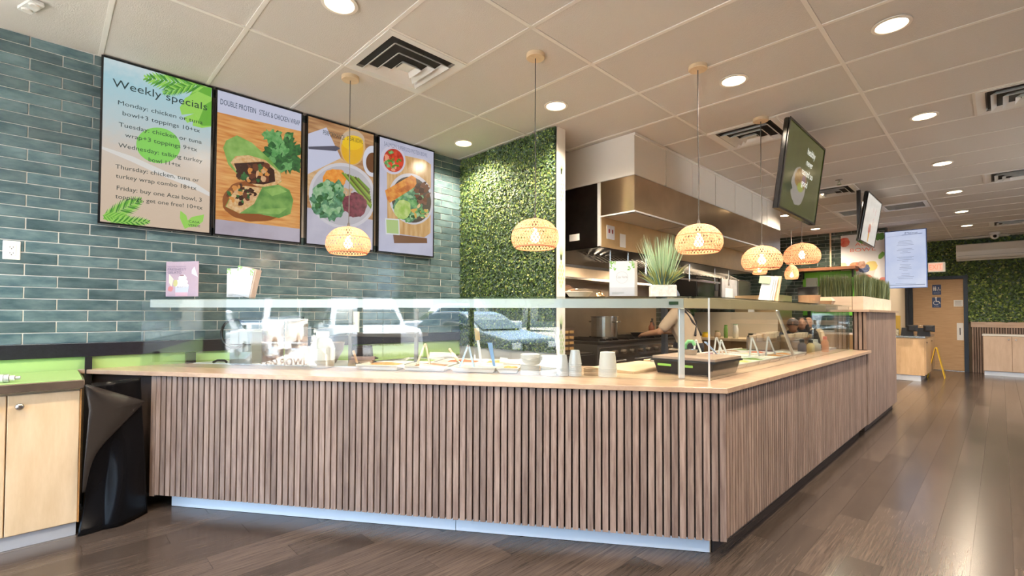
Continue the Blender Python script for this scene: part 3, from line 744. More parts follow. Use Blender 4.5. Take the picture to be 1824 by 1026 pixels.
# ---- hanging televisions (face +X, tilted down)
def hung_tv(yc, xt, zt, W_, H_, tilt, label, pole):
    t = thing('hanging_television', label, 'television', (xt, yc, zt), PI/2)
    e = t; e.rotation_euler = (tilt, 0, PI/2)      # local x along +Y, local z up, front -Y
    MB().bbox(-W_/2, 0, -H_, W_/2, .045, 0, .01).build('case', M_blackg, t)
    MB().box(-W_/2+.18, .045, -H_+.1, W_/2-.18, .085, -.12).build('back_box', M_black, t)
    mb = MB(); q = .018
    for r_ in ((-W_/2,-.006,-H_,-W_/2+q,0,0), (W_/2-q,-.006,-H_,W_/2,0,0), (-W_/2+q,-.006,-H_,W_/2-q,0,-H_+q), (-W_/2+q,-.006,-q,W_/2-q,0,0)): mb.box(*r_)
    mb.build('bezel', M_blackg, t)
    return t, q
tm = lambda n, c, c2=None, s=6: scr(n, c, c2, s, e=.27)
t, q = hung_tv(4.83, -1.17, 2.86, 1.10, .735, math.radians(7.5), 'hanging television showing a salad bowl on green, tilted toward aisle', True)
p = Pic(1.064, .70)
p.shape([(0,0),(1,0),(1,1),(0,1)], tm('tv_green',(.06,.075,.01),(.10,.12,.02)), True)
for c, rx, ry, m in (((.40,.66),.19,.24,tm('tv_bowl',(.42,.38,.33))), ((.44,.56),.16,.13,tm('tv_food',(.30,.13,.03),(.5,.3,.06),30)), ((.45,.66),.08,.06,tm('tv_avocado',(.45,.5,.08))), ((.52,.55),.05,.06,tm('tv_onion',(.30,.18,.25)))): p.blob(c, rx, ry, m, .1, 30)
p.shape([(.05,.72),(.2,.66),(.26,.72),(.14,.80)], tm('tv_leaf',(.03,.06,.01)))
o = p.build(t); o.location = (-.532, 0, -.718)
o = lettering(t, [('healthy', .02, -.17, .06, .24, 'L'), ('never', .03, -.265, .06, .19, 'L'), ('tasted so', -.07, -.36, .06, .33, 'L'), ('good', -.04, -.455, .06, .17, 'L')], scr('tv_text',(.8,.8,.72), e=.6), y=-.004)
for yy in (4.72, 4.94): pass
MB().box(-.03,.085,-.25,.03,.10,-.12).build('mount_arm', M_black, t)
tv1p = tag(MB().box(-1.30,4.79,2.60,-1.255,4.87,ZC).build('ceiling_mount', M_black), 'short black ceiling mount behind the green television', 'bracket')
t, q = hung_tv(8.26, -1.2, 2.90, 1.02, .66, math.radians(9), 'small hanging television showing an ice cream cone, tilted toward aisle', True)
p = Pic(.984, .624)
tm = lambda n, c, c2=None, s=6: scr(n, c, c2, s, e=.6)
p.shape([(0,0),(1,0),(1,1),(0,1)], tm('tv_cream',(.50,.47,.42),(.56,.53,.48)), True)
p.shape([(.40,.75),(.52,.72),(.50,.96),(.46,.99)], tm('tv_cone',(.55,.30,.08))); p.blob((.46,.68), .09, .11, tm('tv_icecream',(.30,.09,.06),(.55,.25,.2),24), .15, 24)
pk = tm('tv_pink',(.55,.14,.13))      # looping illegible pink script running up the picture
for x0_, v0_, n_, a_ in ((.60,.62,9,.035), (.68,.34,6,.022), (.52,.30,4,.02)):
    pts = [(x0_+a_*math.sin(i*1.9)+i*.004, v0_-i*.028) for i in range(n_)]
    for (u0,v0),(u1,v1) in zip(pts, pts[1:]): p.shape([(u0-.006,v0),(u0+.006,v0+.004),(u1+.006,v1),(u1-.006,v1-.004)], pk, True)
o = p.build(t); o.location = (-.492, 0, -.642)
tag(MB().box(-1.37,7.97,2.45,-1.33,8.04,ZC).box(-1.33,7.985,2.52,-1.27,8.025,2.58).build('ceiling_mount', M_black), 'long black ceiling pole holding the small ice cream television', 'bracket')

# ---- menu display at the corridor, acai poster
t = thing('menu_display', 'bright portrait menu display beside corridor reading Menu with small text', 'menu screen', (-1.57, 11.70, 1.775))
MB().bbox(0,0,0,.625,.04,1.11,.006).build('case', mat('display_edge',(.10,.16,.40),.3), t)
p = Pic(.60, 1.08); p.shape([(0,0),(1,0),(1,1),(0,1)], scr('menu_white',(.62,.70,.95),(.74,.80,1.0),3), True)
rg = random.Random(5); dk = scr('menu_ink',(.05,.07,.16)); gy = scr('menu_grey',(.30,.34,.46))
for v in (.175,.20,.225,.25, .315,.34,.365,.385, .46,.48,.51,.535, .595,.62,.645,.67,.695, .755,.785,.81,.84):
    wv = rg.uniform(.06,.22); p.shape([(.5-wv,v),(.5+wv,v),(.5+wv,v+.006),(.5-wv,v+.006)], gy, True)
p.shape([(.42,.072),(.92,.064),(.92,.071),(.42,.079)], dk, True); p.shape([(.25,.93),(.75,.93),(.75,.936),(.25,.936)], gy, True); p.shape([(.05,.95),(.97,.95),(.97,.964),(.05,.964)], gy, True); p.shape([(.04,.088),(.44,.075),(.44,.078),(.04,.091)], gy, True)
o = p.build(t); o.location = (.012, 0, .014)
o = lettering(t, [('Menu', .40, 1.03, .038, .18, 'C')], dk, y=-.0036)
tag(MB().tube([(-1.289,12.13,.858),(-1.289,12.13,2.2)], .032, 12).box(-1.32,11.745,2.08,-1.25,12.13,2.16).build('display_pole', M_black), 'black pole on condiment counter holding the portrait menu display', 'pole')
t = thing('poster', 'white poster with coral letters reading ACAI BOWL and fruit bowl', 'poster', (-2.30, 11.775, 1.80))
MB().box(0,0,0,.72,.015,1.10).build('board', M_plast, t)
pm_ = lambda n, c, c2=None, s=10: mat('print_'+n, c, .5, col2=c2, scale=s) if c2 else mat('print_'+n, c, .5)
p = Pic(.72, 1.10); p.shape([(0,0),(1,0),(1,1),(0,1)], pm_('white',(.80,.79,.78)), True)
p.blob((.08,.13), .13, .09, pm_('strawberry',(.62,.06,.03),(.75,.25,.15),14), .15, 24, raw=True); p.blob((.88,.08), .13, .07, pm_('mint',(.10,.30,.05)), .4, 30, raw=True); p.blob((.93,.42), .08, .05, pm_('mint2',(.20,.42,.08)), .2, 20, rot=-.6, raw=True)
p.blob((.04,.56), .1, .05, pm_('banana',(.80,.68,.34)), .1, 20, raw=True); p.blob((.95,.88), .08, .07, pm_('peach',(.75,.25,.2)), .1, 20, raw=True)
p.shape([(.22,.62),(.82,.62),(.74,.80),(.60,.86),(.44,.86),(.30,.80)], pm_('bowl',(.66,.62,.58)), True); p.blob((.52,.80), .2, .05, pm_('granola',(.60,.22,.16)), .1, 20, raw=True)
p.blob((.33,.60), .14, .09, pm_('berries',(.72,.10,.05),(.8,.4,.2),12), .15, 24, raw=True); p.blob((.70,.60), .14, .09, pm_('bananas',(.80,.62,.22)), .15, 24, raw=True); p.blob((.54,.64), .13, .08, pm_('blueberry',(.05,.06,.12),(.15,.2,.35),30), .15, 24, raw=True); p.blob((.48,.57), .10, .07, pm_('nut',(.30,.12,.06),(.6,.4,.3),16), .2, 24, raw=True)
p.build(t, 'print')
lettering(t, [('ACAI', .40, .86, .075, .32, 'C'), ('BOWL', .37, .745, .075, .42, 'C')], pm_('coral',(.80,.22,.15)), y=-.0035)
# ================================================================== COUNTERS
FA = math.radians(35.5)
FC = Vector((-.985, 2.49, 0)); FD = Vector((-math.cos(FA), -math.sin(FA), 0)); FN = Vector((-math.sin(FA), math.cos(FA), 0))
def FP(s, off, z=0): return FC+FD*s+FN*off+Vector((0,0,z))      # s along the front from the corner, off inwards
CT = .88
def xy(*v): return [(p[0], p[1]) for p in v]
# front run: local x = -s, local y = inwards
fc = thing('front_counter', 'front run of slatted wooden service counter with steel toe kick', 'counter', FC, FA)
def loc(p): d = Vector((p[0]-FC.x, p[1]-FC.y, 0)); return (-d.dot(FD), d.dot(FN))
ic = (-1.90, 2.918)         # inner corner
MB().prism([(-3.92,.022), (-.002,.022), (loc(ic)[0],.86), (-3.30,.86)], .10, .848).build('body', M_slatb, fc)
slat_me = MB().box(0, 0, .10, .0295, .022, .85).mesh('slat', M_slat)
k = 0; s = .001
while s < 3.40:
    link_mesh('slat', slat_me, fc, (-s-.0295, -.001, 0)); s += .0392
MB().box(-3.44, -.001, .09, -3.405, .03, .85).build('end_post', M_slat, fc)
for a, b in ((-3.36,-1.452), (-1.448,-.065)): MB().box(a, .085, .002, b, .10, .10).build('toe_kick', mat('toe_daylight', (.90,.93,.96), .4), fc)  # reflected daylight put into the pale colour of the steel
MB().box(-.064, .085, .002, -.06, .32, .10).build('toe_end', M_dwood, fc)
# side run
sd = thing('side_counter', 'side run of slatted wooden service counter receding along the aisle', 'counter', (-1.0, 2.49, 0))
MB().prism([(-.022,.01), (-.022,3.74), (-.90,3.74), (ic[0]+1.0, ic[1]-2.49)], .10, .848).build('body', M_slatb, sd)
slat_me2 = MB().box(-.02, 0, .10, .002, .0285, .85).mesh('slat', M_slat)
y = .002
while y < 3.72: link_mesh('slat', slat_me2, sd, (0, y, 0)); y += .0392
MB().box(-.09, .05, .002, -.075, 3.74, .10).build('toe_kick', mat('brown_toe', (.05,.033,.024), .5), sd)
# pedestal
pd = thing('slatted_pedestal', 'tall slatted wooden pedestal at the far end of side counter', 'pedestal', (-1.0, 6.24, 0))
MB().box(-.125, .022, .09, -.022, 2.01, 1.288).build('body', M_slatb, pd)
sl3 = MB().box(-.02, 0, .09, .002, .0285, 1.288).mesh('slat', M_slat); y = .024
while y < 1.99: link_mesh('slat', sl3, pd, (0, y, 0)); y += .0392
sl4 = MB().box(0, 0, .885, .0265, .02, 1.288).mesh('slat', M_slat)
for k in range(3): link_mesh('slat', sl4, pd, (-.0285-k*.0392, .002, 0))
MB().prism([(.03,-.02),(.03,2.05),(-.16,2.05),(-.16,.18),(-.47,.18),(-.47,-.02)], 1.288, 1.312).build('top_board', M_ctop, pd)
MB().box(-.11, .08, .002, -.04, 1.95, .09).build('toe_kick', mat('brown_toe', (.05,.033,.024), .5), pd)
# countertop: one continuous L
def linex(off, x): s = (FC.x+FN.x*off-x)/-FD.x; q = FP(s, off); return (q.x, q.y)
outer = [linex(-.028, WX+.012), linex(-.028, -.968), (-.968, 6.30), (-1.90, 6.30), ic, linex(.88, WX+.012)]
ct = tag(MB().prism(outer, CT-.028, CT).build('countertop', M_ctop, bevel=.003), 'continuous light wood countertop running along both counter runs', 'countertop')
tag(MB().prism([linex(.45, WX+.03), FP(1.32,.45).to_tuple()[:2], FP(1.32,.86).to_tuple()[:2], linex(.86, WX+.03)], CT+.0005, CT+.004).build('steel_worktop_sheet', M_steelw), 'thin steel sheet lying on back of front countertop', 'worktop')

# ================================================================== SNEEZE GUARD
GO = .235; GZ = 1.345
sg = thing('sneeze_guard', 'front glass sneeze guard with steel header along the counter', 'sneeze guard', FC, FA)
gc = loc(linex(GO, -1.145))
for a, b in ((-3.79,-3.02), (-3.017,-1.985), (-1.982, gc[0]-.003)):
    MB().box(a, GO, CT+.0005, b, GO+.008, GZ-.001).build('glass_panel', M_glass, sg)
shelfg = glass_mat('shelf_glass', (.90,.975,.955), .05)
MB().prism([(-3.79,GO-.02), (gc[0]+.01,GO-.02), loc((-1.50, 2.873)), (-3.40,GO+.28)], GZ, GZ+.009).build('glass_shelf', shelfg, sg)
MB().box(-3.75, GO+.03, 1.288, -.16, GO+.05, GZ-.002).build('header_rail', mat('header_white', (.66,.66,.64), .35, .35), sg)
MB().box(-.159, GO+.03, 1.288, -.02, GO+.05, GZ-.002).build('header_end', mat('header_warm_reflect', (.70,.54,.34), .3, .3), sg)  # header end with a warm reflection put into its colour
MB().cbox((-.215, GO+.027, 1.317), .052, .004, .018).build('maker_plate', mat('plate_green', (.03,.07,.03), .4), sg)
for s in (.165,):
    MB().box(-s-.016, GO+.06, CT+.001, -s+.016, GO+.10, 1.288).build('post', M_steelw, sg, bevel=.004)
MB().box(gc[0]-.004, GO-.002, CT+.001, gc[0]+.004, GO+.008, GZ).build('corner_strip', M_steelw, sg)
sg2 = thing('sneeze_guard', 'side glass sneeze guard with warm header along the aisle', 'sneeze guard', (-1.145, 2.67, 0))
for a, b in ((.004,2.13), (2.134,3.55)):
    MB().box(-.008, a, CT+.0005, 0, b, GZ-.001).build('glass_panel', M_glass, sg2)
MB().prism([(.02,0), (.02,3.55), (-.34,3.55), (-.34,.22)], GZ, GZ+.009).build('glass_shelf', shelfg, sg2)
MB().box(-.05, .05, 1.288, -.03, 2.7, GZ-.002).build('header_rail', mat('header_warm_reflect', (.70,.54,.34), .3, .3), sg2)  # warm reflected light put into the rail colour
MB().box(-.35, 3.545, CT+.001, -.008, 3.553, GZ-.001).build('glass_panel', M_glass, sg2)
MB().tube([(-.06, 1.36, 1.29), (-.06, 1.80, CT+.002)], .012, 12).build('diagonal_post', M_steelw, sg2)

# ================================================================== LEFT CABINETS, MAT
cab = thing('base_cabinet', 'birch base cabinet with two doors standing by the tiled wall', 'cabinet', (-3.62, -.55, 0))
MB().box(-.585, 0, .075, -.021, .70, .83).build('body', M_birch, cab)
for y0, y1 in ((.003,.413), (.418,.698)):
    d = MB().bbox(-.02, y0, .085, 0, y1, .815, .003).build('door', M_birch, cab)
    ky = y0+.045 if y0 > .1 else y1-.045
    MB().lathe([(.006,0),(.006,.012),(.016,.02),(.018,.027),(.012,.032)], 18).build('knob', M_steel, d, smooth=True)
    kn = d.children[0]; kn.rotation_euler = (0, PI/2, 0); kn.location = (0, ky, .755)
MB().box(-.55, .01, .0, -.04, .695, .075).build('toe_kick', M_steelw, cab)
MB().box(-.022, .699, .08, -.002, .705, .82).build('edge_band', mat('edge_band', (.45,.22,.07), .5), cab)
wt = tag(MB().bbox(-4.205, -.6, .831, -3.585, .165, .875, .004).build('steel_worktop', mat('worn_steel', (.42,.34,.27), .25, .9, var=.2, scale=6)), 'stainless worktop with lime top on the birch base cabinet', 'worktop')
MB().box(-4.19, -.59, .8751, -3.60, .155, .879).build('lime_top', M_lime, wt)
pen = thing('lid_sleeve', 'striped sleeve of small lids lying on the lime worktop', 'lids', (-3.70, -.42, .8795), -.12)
lid_me = {}
for k in range(16):
    c = ((.55,.35,.18),(.12,.10,.09),(.70,.70,.70),(.42,.42,.44))[(k % 2) if k < 8 else 2+(k % 2)]
    r_ = .021 if k < 14 else .021-.006*(k-13)
    MB().lathe([(r_,0),(r_,.019)], 18).build('lid', mat('lid_%d' % int(c[0]*100), c, .35), pen)
for k, l_ in enumerate(pen.children): l_.rotation_euler = (-PI/2, 0, 0); l_.location = (0, k*.021, .0215)
MB_hole = tag(MB().lathe([(.012,0),(.012,.004)], 16).build('grommet', M_black, loc=(WX+.0135, .12, .845)), 'small black round grommet in the lime back panel', 'grommet'); MB_hole.rotation_euler = (0, PI/2, 0)
tag(MB().box(-4.19, .19, .0, -4.15, .225, .96).build('black_upright', M_black), 'thin black upright between cabinet and counter end', 'upright')
tag(MB().box(-4.19, .74, CT+.0005, -4.15, .80, .96).build('black_post', M_black), 'short black post on countertop against the lime panel', 'post')

# black rubber sheet leaning from under the countertop to the floor, its upper corner folded over
rub = mat('rubber', (.004,.004,.005), .27, spec=.16)
rm = thing('rubber_mat', 'black rubber sheet draped between birch cabinet and counter, corner folded over', 'rubber mat', (0,0,0))
OUT = Vector((.997, -.075, 0))
def surf(fn, nu, nv, name, m, th):
    mb = MB(); mb.v = [tuple(fn(i/nu, j/nv)) for j in range(nv+1) for i in range(nu+1)]
    for j in range(nv):
        for i in range(nu): q = j*(nu+1)+i; mb.f.append((q, q+1, q+nu+2, q+nu+1)); mb.m.append(0)
    o = mb.build(name, m, rm, smooth=True); so_ = o.modifiers.new('thick', 'SOLIDIFY'); so_.thickness = th
    return o
def matp(u, v):      # u across from cabinet to counter, v down
    a = Vector((-3.655, .195, 0)).lerp(Vector((-3.60,.15,0)), v**3); b = FP(3.46, -.06).lerp(FP(3.40,-.05), v)
    p = a.lerp(b, u)+OUT*(.035*math.sin(PI*u)**2*(1-v)+.045*max(0,math.sin(PI*(u*1.6-.55)))*v+.015*math.sin(6*v+5*u))
    p += OUT*(.05*(1-u)**3*max(0,math.sin(PI*(v-.55)/.45)) if v > .55 else 0)*-.6
    p.z = .842*(1-v)+.004
    return p
surf(matp, 26, 30, 'sheet', rub, .006)
LE = [(-3.668,.175,.842),(-3.650,.19,.70),(-3.645,.182,.55),(-3.640,.175,.40),(-3.638,.17,.25)]
RE = [(-3.668,.175,.843),(-3.783,.457,.701),(-3.736,.365,.606),(-3.663,.222,.446),(-3.64,.178,.25)]
def spl(P, t):
    f = t*(len(P)-1); i = min(int(f), len(P)-2); q = f-i
    p = [Vector(P[max(0,min(len(P)-1,k))]) for k in (i-1,i,i+1,i+2)]
    if i == 0: return p[1].lerp(p[2], q)
    if i == 1: p[0] = p[1]
    return .5*((2*p[1])+(p[2]-p[0])*q+(2*p[0]-5*p[1]+4*p[2]-p[3])*q*q+(3*p[1]-p[0]-3*p[2]+p[3])*q**3)
def flap(u, v): return spl(LE, v).lerp(spl(RE, v), u)+OUT*(.06+.03*math.sin(PI*u)*(1-v))
surf(flap, 14, 24, 'folded_corner', mat('rubber_back', (.028,.023,.020), .36, spec=.35), .005)

# outlet
ou = thing('wall_outlet', 'white double power outlet on the teal tiled wall', 'outlet', (WX+.0062, -.154, 1.575))
MB().bbox(-.038,-.057,0,.038,.057,.006,.003).build('cover_plate', M_plast, ou)
MB().box(-.018,-.034,.006,.018,.034,.009).build('insert', mat('outlet_insert', (.72,.72,.70), .4), ou)
mb = MB()
for s in (-1, 1):
    for q in (-1, 1): mb.box(q*.007-.0012, s*.018-.003, .009, q*.007+.0012, s*.018+.005, .0094)
    mb.lathe([(.0028,.009),(.0028,.0094)], 8, (0, s*.018-.009, 0))
mb.build('sockets', M_black, ou)
ou.rotation_euler = (PI/2, 0, PI/2); ou.location.z = 1.628
# ================================================================== HOOD AND COOK LINE
M_hood = mat('hood_steel', (.56,.43,.29), .2, 1, var=.12, scale=2.2, stretch=(1,1,1))  # warm bronze reflection put into the steel colour
hd = thing('kitchen_hood', 'long stainless extractor hood under white soffit in the kitchen', 'extractor hood', (-2.40, 3.955, 0))
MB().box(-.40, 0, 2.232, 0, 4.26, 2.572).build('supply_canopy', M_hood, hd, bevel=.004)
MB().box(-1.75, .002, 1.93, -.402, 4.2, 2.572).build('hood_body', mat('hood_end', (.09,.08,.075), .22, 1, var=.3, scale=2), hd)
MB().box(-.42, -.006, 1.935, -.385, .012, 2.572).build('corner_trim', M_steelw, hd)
MB().box(-.396, .012, 1.93, -.383, 4.2, 2.232).build('front_panel', mat('hood_panel', (.66,.45,.22), .34, .7, var=.12, scale=2), hd)  # golden reflection put into the front panel colour
# perforated supply grilles under the canopy
gm = mat('perforated', (.46,.40,.33), .5, .6, bump=.8, bscale=160)
for k in range(4): MB().box(-.37, .06+k*1.04, 2.224, -.03, .06+k*1.04+1.0, 2.231).build('perforated_grille', gm, hd)
MB().box(-.008, 0, 2.222, .004, 4.26, 2.236).box(-.40, -.003, 2.222, 0, .004, 2.236).build('lip', M_steelw, hd)
# switch plate, sticker, notice
MB().box(-.384, .10, 2.02, -.379, .24, 2.16).build('switch_plate', M_steelw, hd)
MB().box(-.379, .13, 2.08, -.376, .15, 2.12).box(-.379, .19, 2.08, -.376, .21, 2.12).build('switches', mat('red_switch',(.3,.02,.02),.4), hd)
MB().box(-.384, .34, 1.96, -.380, .45, 2.10).build('notice', M_plast, hd)
MB().box(-.78, -.004, 2.02, -.65, .002, 2.09).build('label', M_plast, hd)
# slanted baffle filters
fm = MB()
for k in range(38): fm.cbox((-.66, .15+k*.106, 1.87), .26, .05, .012, 0, 0, .5)
o = fm.build('baffle_filters', M_steel, hd)
MB().box(-1.7, .01, 1.925, -.40, 4.19, 1.932).build('hood_inside', mat('hood_dark', (.04,.035,.03), .5, .6), hd)
MB().box(-.92, .05, 1.77, -.89, 4.15, 1.80).build('drip_rail', M_steel, hd)
for y in (.28,.62,1.0,2.1,2.9,3.4):
    MB().tube([(-.46, y, 1.93), (-.46, y, 1.72)], .008, 8).tube([(-.46, y, 1.72), (-.46, y, 1.69)], [.014,.008], 8).build('suppression_nozzle', M_steel, hd)
# added lamps under the hood, put in to brighten the cook line
for y in (.9, 2.1, 3.3):
    MB().lathe([(.035,0),(.035,-.005)], 16).build('added_hood_lamp', mat('added_hood_lamp', (1,.85,.6), .4, emit=.5, ecol=(1,.78,.5)), hd, loc=(-1.05, y, 1.925))
    l = bpy.data.lights.new('added_hood_light', 'POINT'); l.energy = 5; l.color = (1,.80,.56); l.shadow_soft_size = .05
    lo = bpy.data.objects.new('added_hood_light', l); COL.objects.link(lo); lo.parent = hd; lo.location = (-1.05, y, 1.82)
# stainless splash wall
struct(MB().box(WX, 3.46, .85, WX+.02, 7.62, 1.95).build('wall_splash', mat('splash_steel', (.50,.40,.30), .35, .9, var=.12, scale=2)))
struct(MB().box(-4.15, 3.46, 1.70, -3.80, 7.5, 1.73).build('trim_7', M_steel))
# range
rg_ = thing('cooking_range', 'stainless gas range with row of knobs under the hood', 'range', (-3.25, 4.55, 0))
MB().box(-.80, 0, .08, 0, 2.6, .90).build('body', mat('range_steel', (.30,.28,.26), .35, .9), rg_)
MB().box(-.80, 0, .90, .02, 2.6, .93).build('cooktop', M_dsteel, rg_)
MB().box(0, .02, .74, .03, 2.58, .86).build('knob_panel', M_steel, rg_)
kn = MB().lathe([(.028,0),(.026,.03),(.02,.035)], 14).mesh('knob', mat('range_knob', (.30,.25,.20), .3, .9))
for k in range(13):
    o = link_mesh('knob', kn, rg_, (.03, .12+k*.195, .80)); o.rotation_euler = (0, PI/2, 0)
for y in (.3,.95,1.6,2.2): MB().tube([(.04,y-.2,.70),(.06,y-.2,.70),(.06,y+.2,.70),(.04,y+.2,.70)], .012, 8).build('oven_handle', M_steel, rg_)
for y in (.35,1.0,1.65,2.25):
    mb = MB()
    for q in (-.2,-.07,.07,.2): mb.box(-.70, y+q-.01, .93, -.08, y+q+.01, .955)
    mb.build('grate', M_black, rg_)
# flat griddle press rack at left
gr = thing('cooking_rack', 'dark rack filled with rows of golden toasted pieces behind the cups', 'cooking rack', (-3.05, 3.62, 0))
MB().box(-.75, 0, .05, 0, .62, .82).build('base', M_dsteel, gr)
MB().box(-.70, .01, .82, -.02, .60, .84).build('tray', M_dsteel, gr)
MB().cbox((-.30,.30,.965), .04, .60, .27).build('grid_board', mat('grid_dark', (.10,.06,.04), .6), gr)
for r in range(4):
    for c in range(6): MB().cbox((-.272, .06+c*.096, .875+r*.06), .018, .075, .030).build('golden_bar', mat('golden', (.62,.36,.13), .45, .2), gr)
# stock pot
sp = thing('stock_pot', 'large steel stock pot on the cooking range', 'pot', (-3.50, 5.05, .955))
MB().lathe([(.16,0),(.165,.02),(.165,.26),(.172,.265),(.172,.272),(.155,.272),(.155,.02)], 28, cap1=False).build('pot_body', M_steel, sp, smooth=False)
for s in (-1, 1): MB().tube([(s*.165,-.05,.2),(s*.205,-.04,.205),(s*.205,.04,.205),(s*.165,.05,.2)], .008, 8).build('handle', M_steel, sp)
pn = thing('frying_pan', 'black frying pan on the range with long handle', 'pan', (-3.45, 5.85, .955))
MB().lathe([(.11,0),(.145,.05),(.15,.05),(.115,-.004)], 24).build('pan_body', M_black, pn)
MB().tube([(.14,0,.045),(.36,-.1,.08)], .012, 8).build('handle', M_black, pn)
for k, (x, y, h, r, c, lb) in enumerate(((-3.55,6.30,.20,.04,(.35,.10,.04),'brown sauce bottle at back of cooking range'), (-3.62,6.45,.24,.035,(.08,.06,.05),'tall dark oil bottle at back of the range'), (-3.45,6.6,.16,.05,(.5,.42,.3),'squat beige canister at back of the range'))):
    b_ = thing('sauce_bottle', lb, 'bottle', (x, y, .955))
    MB().lathe([(r,0),(r,h*.62),(r*.4,h*.8),(r*.4,h*.93)], 16).build('bottle_body', mat('bottle_%d' % k, c, .25), b_, smooth=True)
    MB().lathe([(r*.45,h*.93),(r*.45,h)], 14).build('cap', M_black, b_)
# utensil rail + grey column between range and prep area
tag(MB().box(-3.1, 5.75, 0, -3.04, 5.82, 1.45).build('steel_column', mat('column_steel', (.30,.33,.38), .3, .8)), 'narrow blue-grey steel column in front of the cooking range', 'column')
# shelf with wood boards at left
ws = thing('wall_shelf', 'wooden wall shelf with boards left behind the hood', 'shelf', (-4.1, 3.7, 1.52))
MB().box(0,0,0,.34,1.3,.035).build('board', mat('shelf_wood', (.30,.15,.06), .5, var=.2, scale=6), ws)
for y in (.15, 1.1): MB().box(0,y,-.14,.30,y+.03,0).build('bracket', M_dsteel, ws)
for k in range(3):
    tag(MB().box(-4.06+k*.01, 3.75+k*.04, 1.557+k*.022, -3.80, 4.85-k*.05, 1.576+k*.022).build('cutting_board', mat('board_brown_%d' % k, (.36-.07*k,.19-.04*k,.08), .5)), ('lowest', 'middle', 'top')[k]+' brown board stacked on the wooden wall shelf', 'board', 'boards on the wall shelf')

# prep run at the far side of the kitchen
pf = thing('prep_table', 'long warm lit prep table with light board top at far end of kitchen', 'table', (-4.1, 8.15, 0))
MB().box(0, 0, .001, 1.45, .75, .82).build('cabinet', mat('prep_warm', (.33,.20,.09), .35, .3), pf)  # warm reflected light put into the cabinet colour
MB().box(-.0, -.04, .82, 1.50, .78, .86).build('top_board', M_lwood, pf)
MB().box(.0, .74, .86, 1.45, .76, 1.30).build('back_panel', mat('cream_panel', (.70,.62,.50), .5), pf)
fz = thing('reach_in_fridge', 'tall steel refrigerator with warm reflections beside the prep table', 'refrigerator', (-3.58, 9.5, 0))
MB().box(0, 0, .001, .78, .75, 1.62).build('body', mat('fridge_warm', (.52,.38,.22), .3, .85, var=.1, scale=2), fz)  # warm reflections put into the steel colour
for a in (.01,.395): d = MB().box(a, -.02, .12, a+.375, 0, 1.58).build('door', mat('fridge_warm', (.5,.4,.3), .3, .85), fz); MB().tube([(a+.33,-.05,.8),(a+.33,-.05,1.2)], .01, 8).build('handle', M_steel, d)
MB().box(.25,-.024,1.28,.36,-.021,1.45).build('paper_note', M_plast, fz)
bt = [(-3.28,.20,.032,(.16,.33,.07),'green squeeze bottle on the far prep table'), (-3.12,.22,.045,(.78,.78,.72),'white carton with green print on the far prep table'), (-3.42,.10,.05,(.55,.4,.28),'small brown tub on the far prep table'), (-2.85,.07,.08,(.05,.04,.03),'dark loaf shaped tray on the far prep table'), (-3.62,.07,.07,(.85,.55,.02),'yellow bowl on the far prep table')]
for x, h, r, c, lb in bt:
    b_ = thing('kitchen_container', lb, 'container', (x, 8.3, .8605))
    MB().lathe([(r,0),(r*1.02,h*.7),(r*.8,h*.85),(r*.8,h)], 16).build('container_body', mat('kc_%d' % int(c[0]*999), c, .4), b_, smooth=True)
    MB().lathe([(r*.82,h),(r*.82,h+.02)], 14).build('lid', mat('kc_lid_%d' % int(c[0]*999), (c[0]*.6,c[1]*.8,c[2]*.6), .4), b_)
# wall oven and tall steel cupboard on left wall
ov = thing('wall_oven', 'black glass oven against the dark tiles', 'oven', (-4.2, 8.05, 1.40))
MB().box(0,0,0,.52,.92,.52).build('body', M_black, ov); MB().box(.52,.02,.03,.535,.72,.49).build('door_glass', M_blackg, ov); MB().tube([(.56,.06,.45),(.56,.68,.45)], .012, 8).build('handle', M_steel, ov)
MB().box(.535,.76,.3,.537,.9,.44).build('control_panel', mat('oven_ctrl',(.05,.05,.06),.2), ov)
sc_ = thing('steel_cupboard', 'marble fronted steel cupboard right of the black oven', 'cupboard', (-4.2, 9.02, 1.40))
MB().box(0,0,0,.55,1.45,.55).build('body', M_steel, sc_)
MB().box(.55,.02,.02,.565,.75,.53).build('marble_door', mat('marble', (.62,.62,.62), .25, col2=(.38,.39,.40), scale=3), sc_)
MB().box(.55,.77,.02,.58,1.43,.53).build('steel_door', M_steel, sc_); MB().box(.58,.80,.06,.59,.86,.20).build('latch', M_dsteel, sc_); MB().box(.566,.15,.10,.572,.5,.36).build('pinned_sheet', M_plast, sc_)
struct(MB().box(-4.2, 7.7, 1.36, -3.60, 10.6, 1.40).build('trim_8', M_steel))
# far tiled wall: leaning board, wood shelf with lime backdrop, black monitor
t = thing('display_board', 'cream display board with yellow flower propped before dark tiles', 'board', (-3.80, 11.74, 1.66))
MB().box(0,0,0,.36,.012,.32).build('panel', mat('cream_board',(.62,.55,.45),.5), t); MB().prism([(0,0),(.1,.02),(.14,-.06),(.04,-.05)],0,.003).build('flower', mat('yellow_print',(.75,.52,.06),.5), t)
o = t.children[1]; o.rotation_euler = (PI/2,0,0); o.location = (.04,-.001,.22)
MB().prism([(.1,0),(.28,.0),(.26,.07),(.17,.09)],0,.002).build('food_print', mat('brown_print',(.35,.16,.1),.5), t); o = t.children[2]; o.rotation_euler = (PI/2,0,0); o.location = (0,-.001,.02)
t = thing('wood_shelf', 'dark wood shelf over the lime backdrop on far tiles', 'shelf', (-3.05, 11.45, 2.18))
MB().box(0,0,0,1.05,.33,.06).build('board', mat('shelf_wood2',(.20,.08,.035),.45,var=.2,scale=8), t)
for x in (.05,.95): MB().box(x,.2,-.15,x+.03,.33,0).build('bracket', M_black, t)
t = thing('lime_backdrop', 'lime green printed panel below the dark wood shelf', 'panel', (-3.0, 11.77, 1.25))
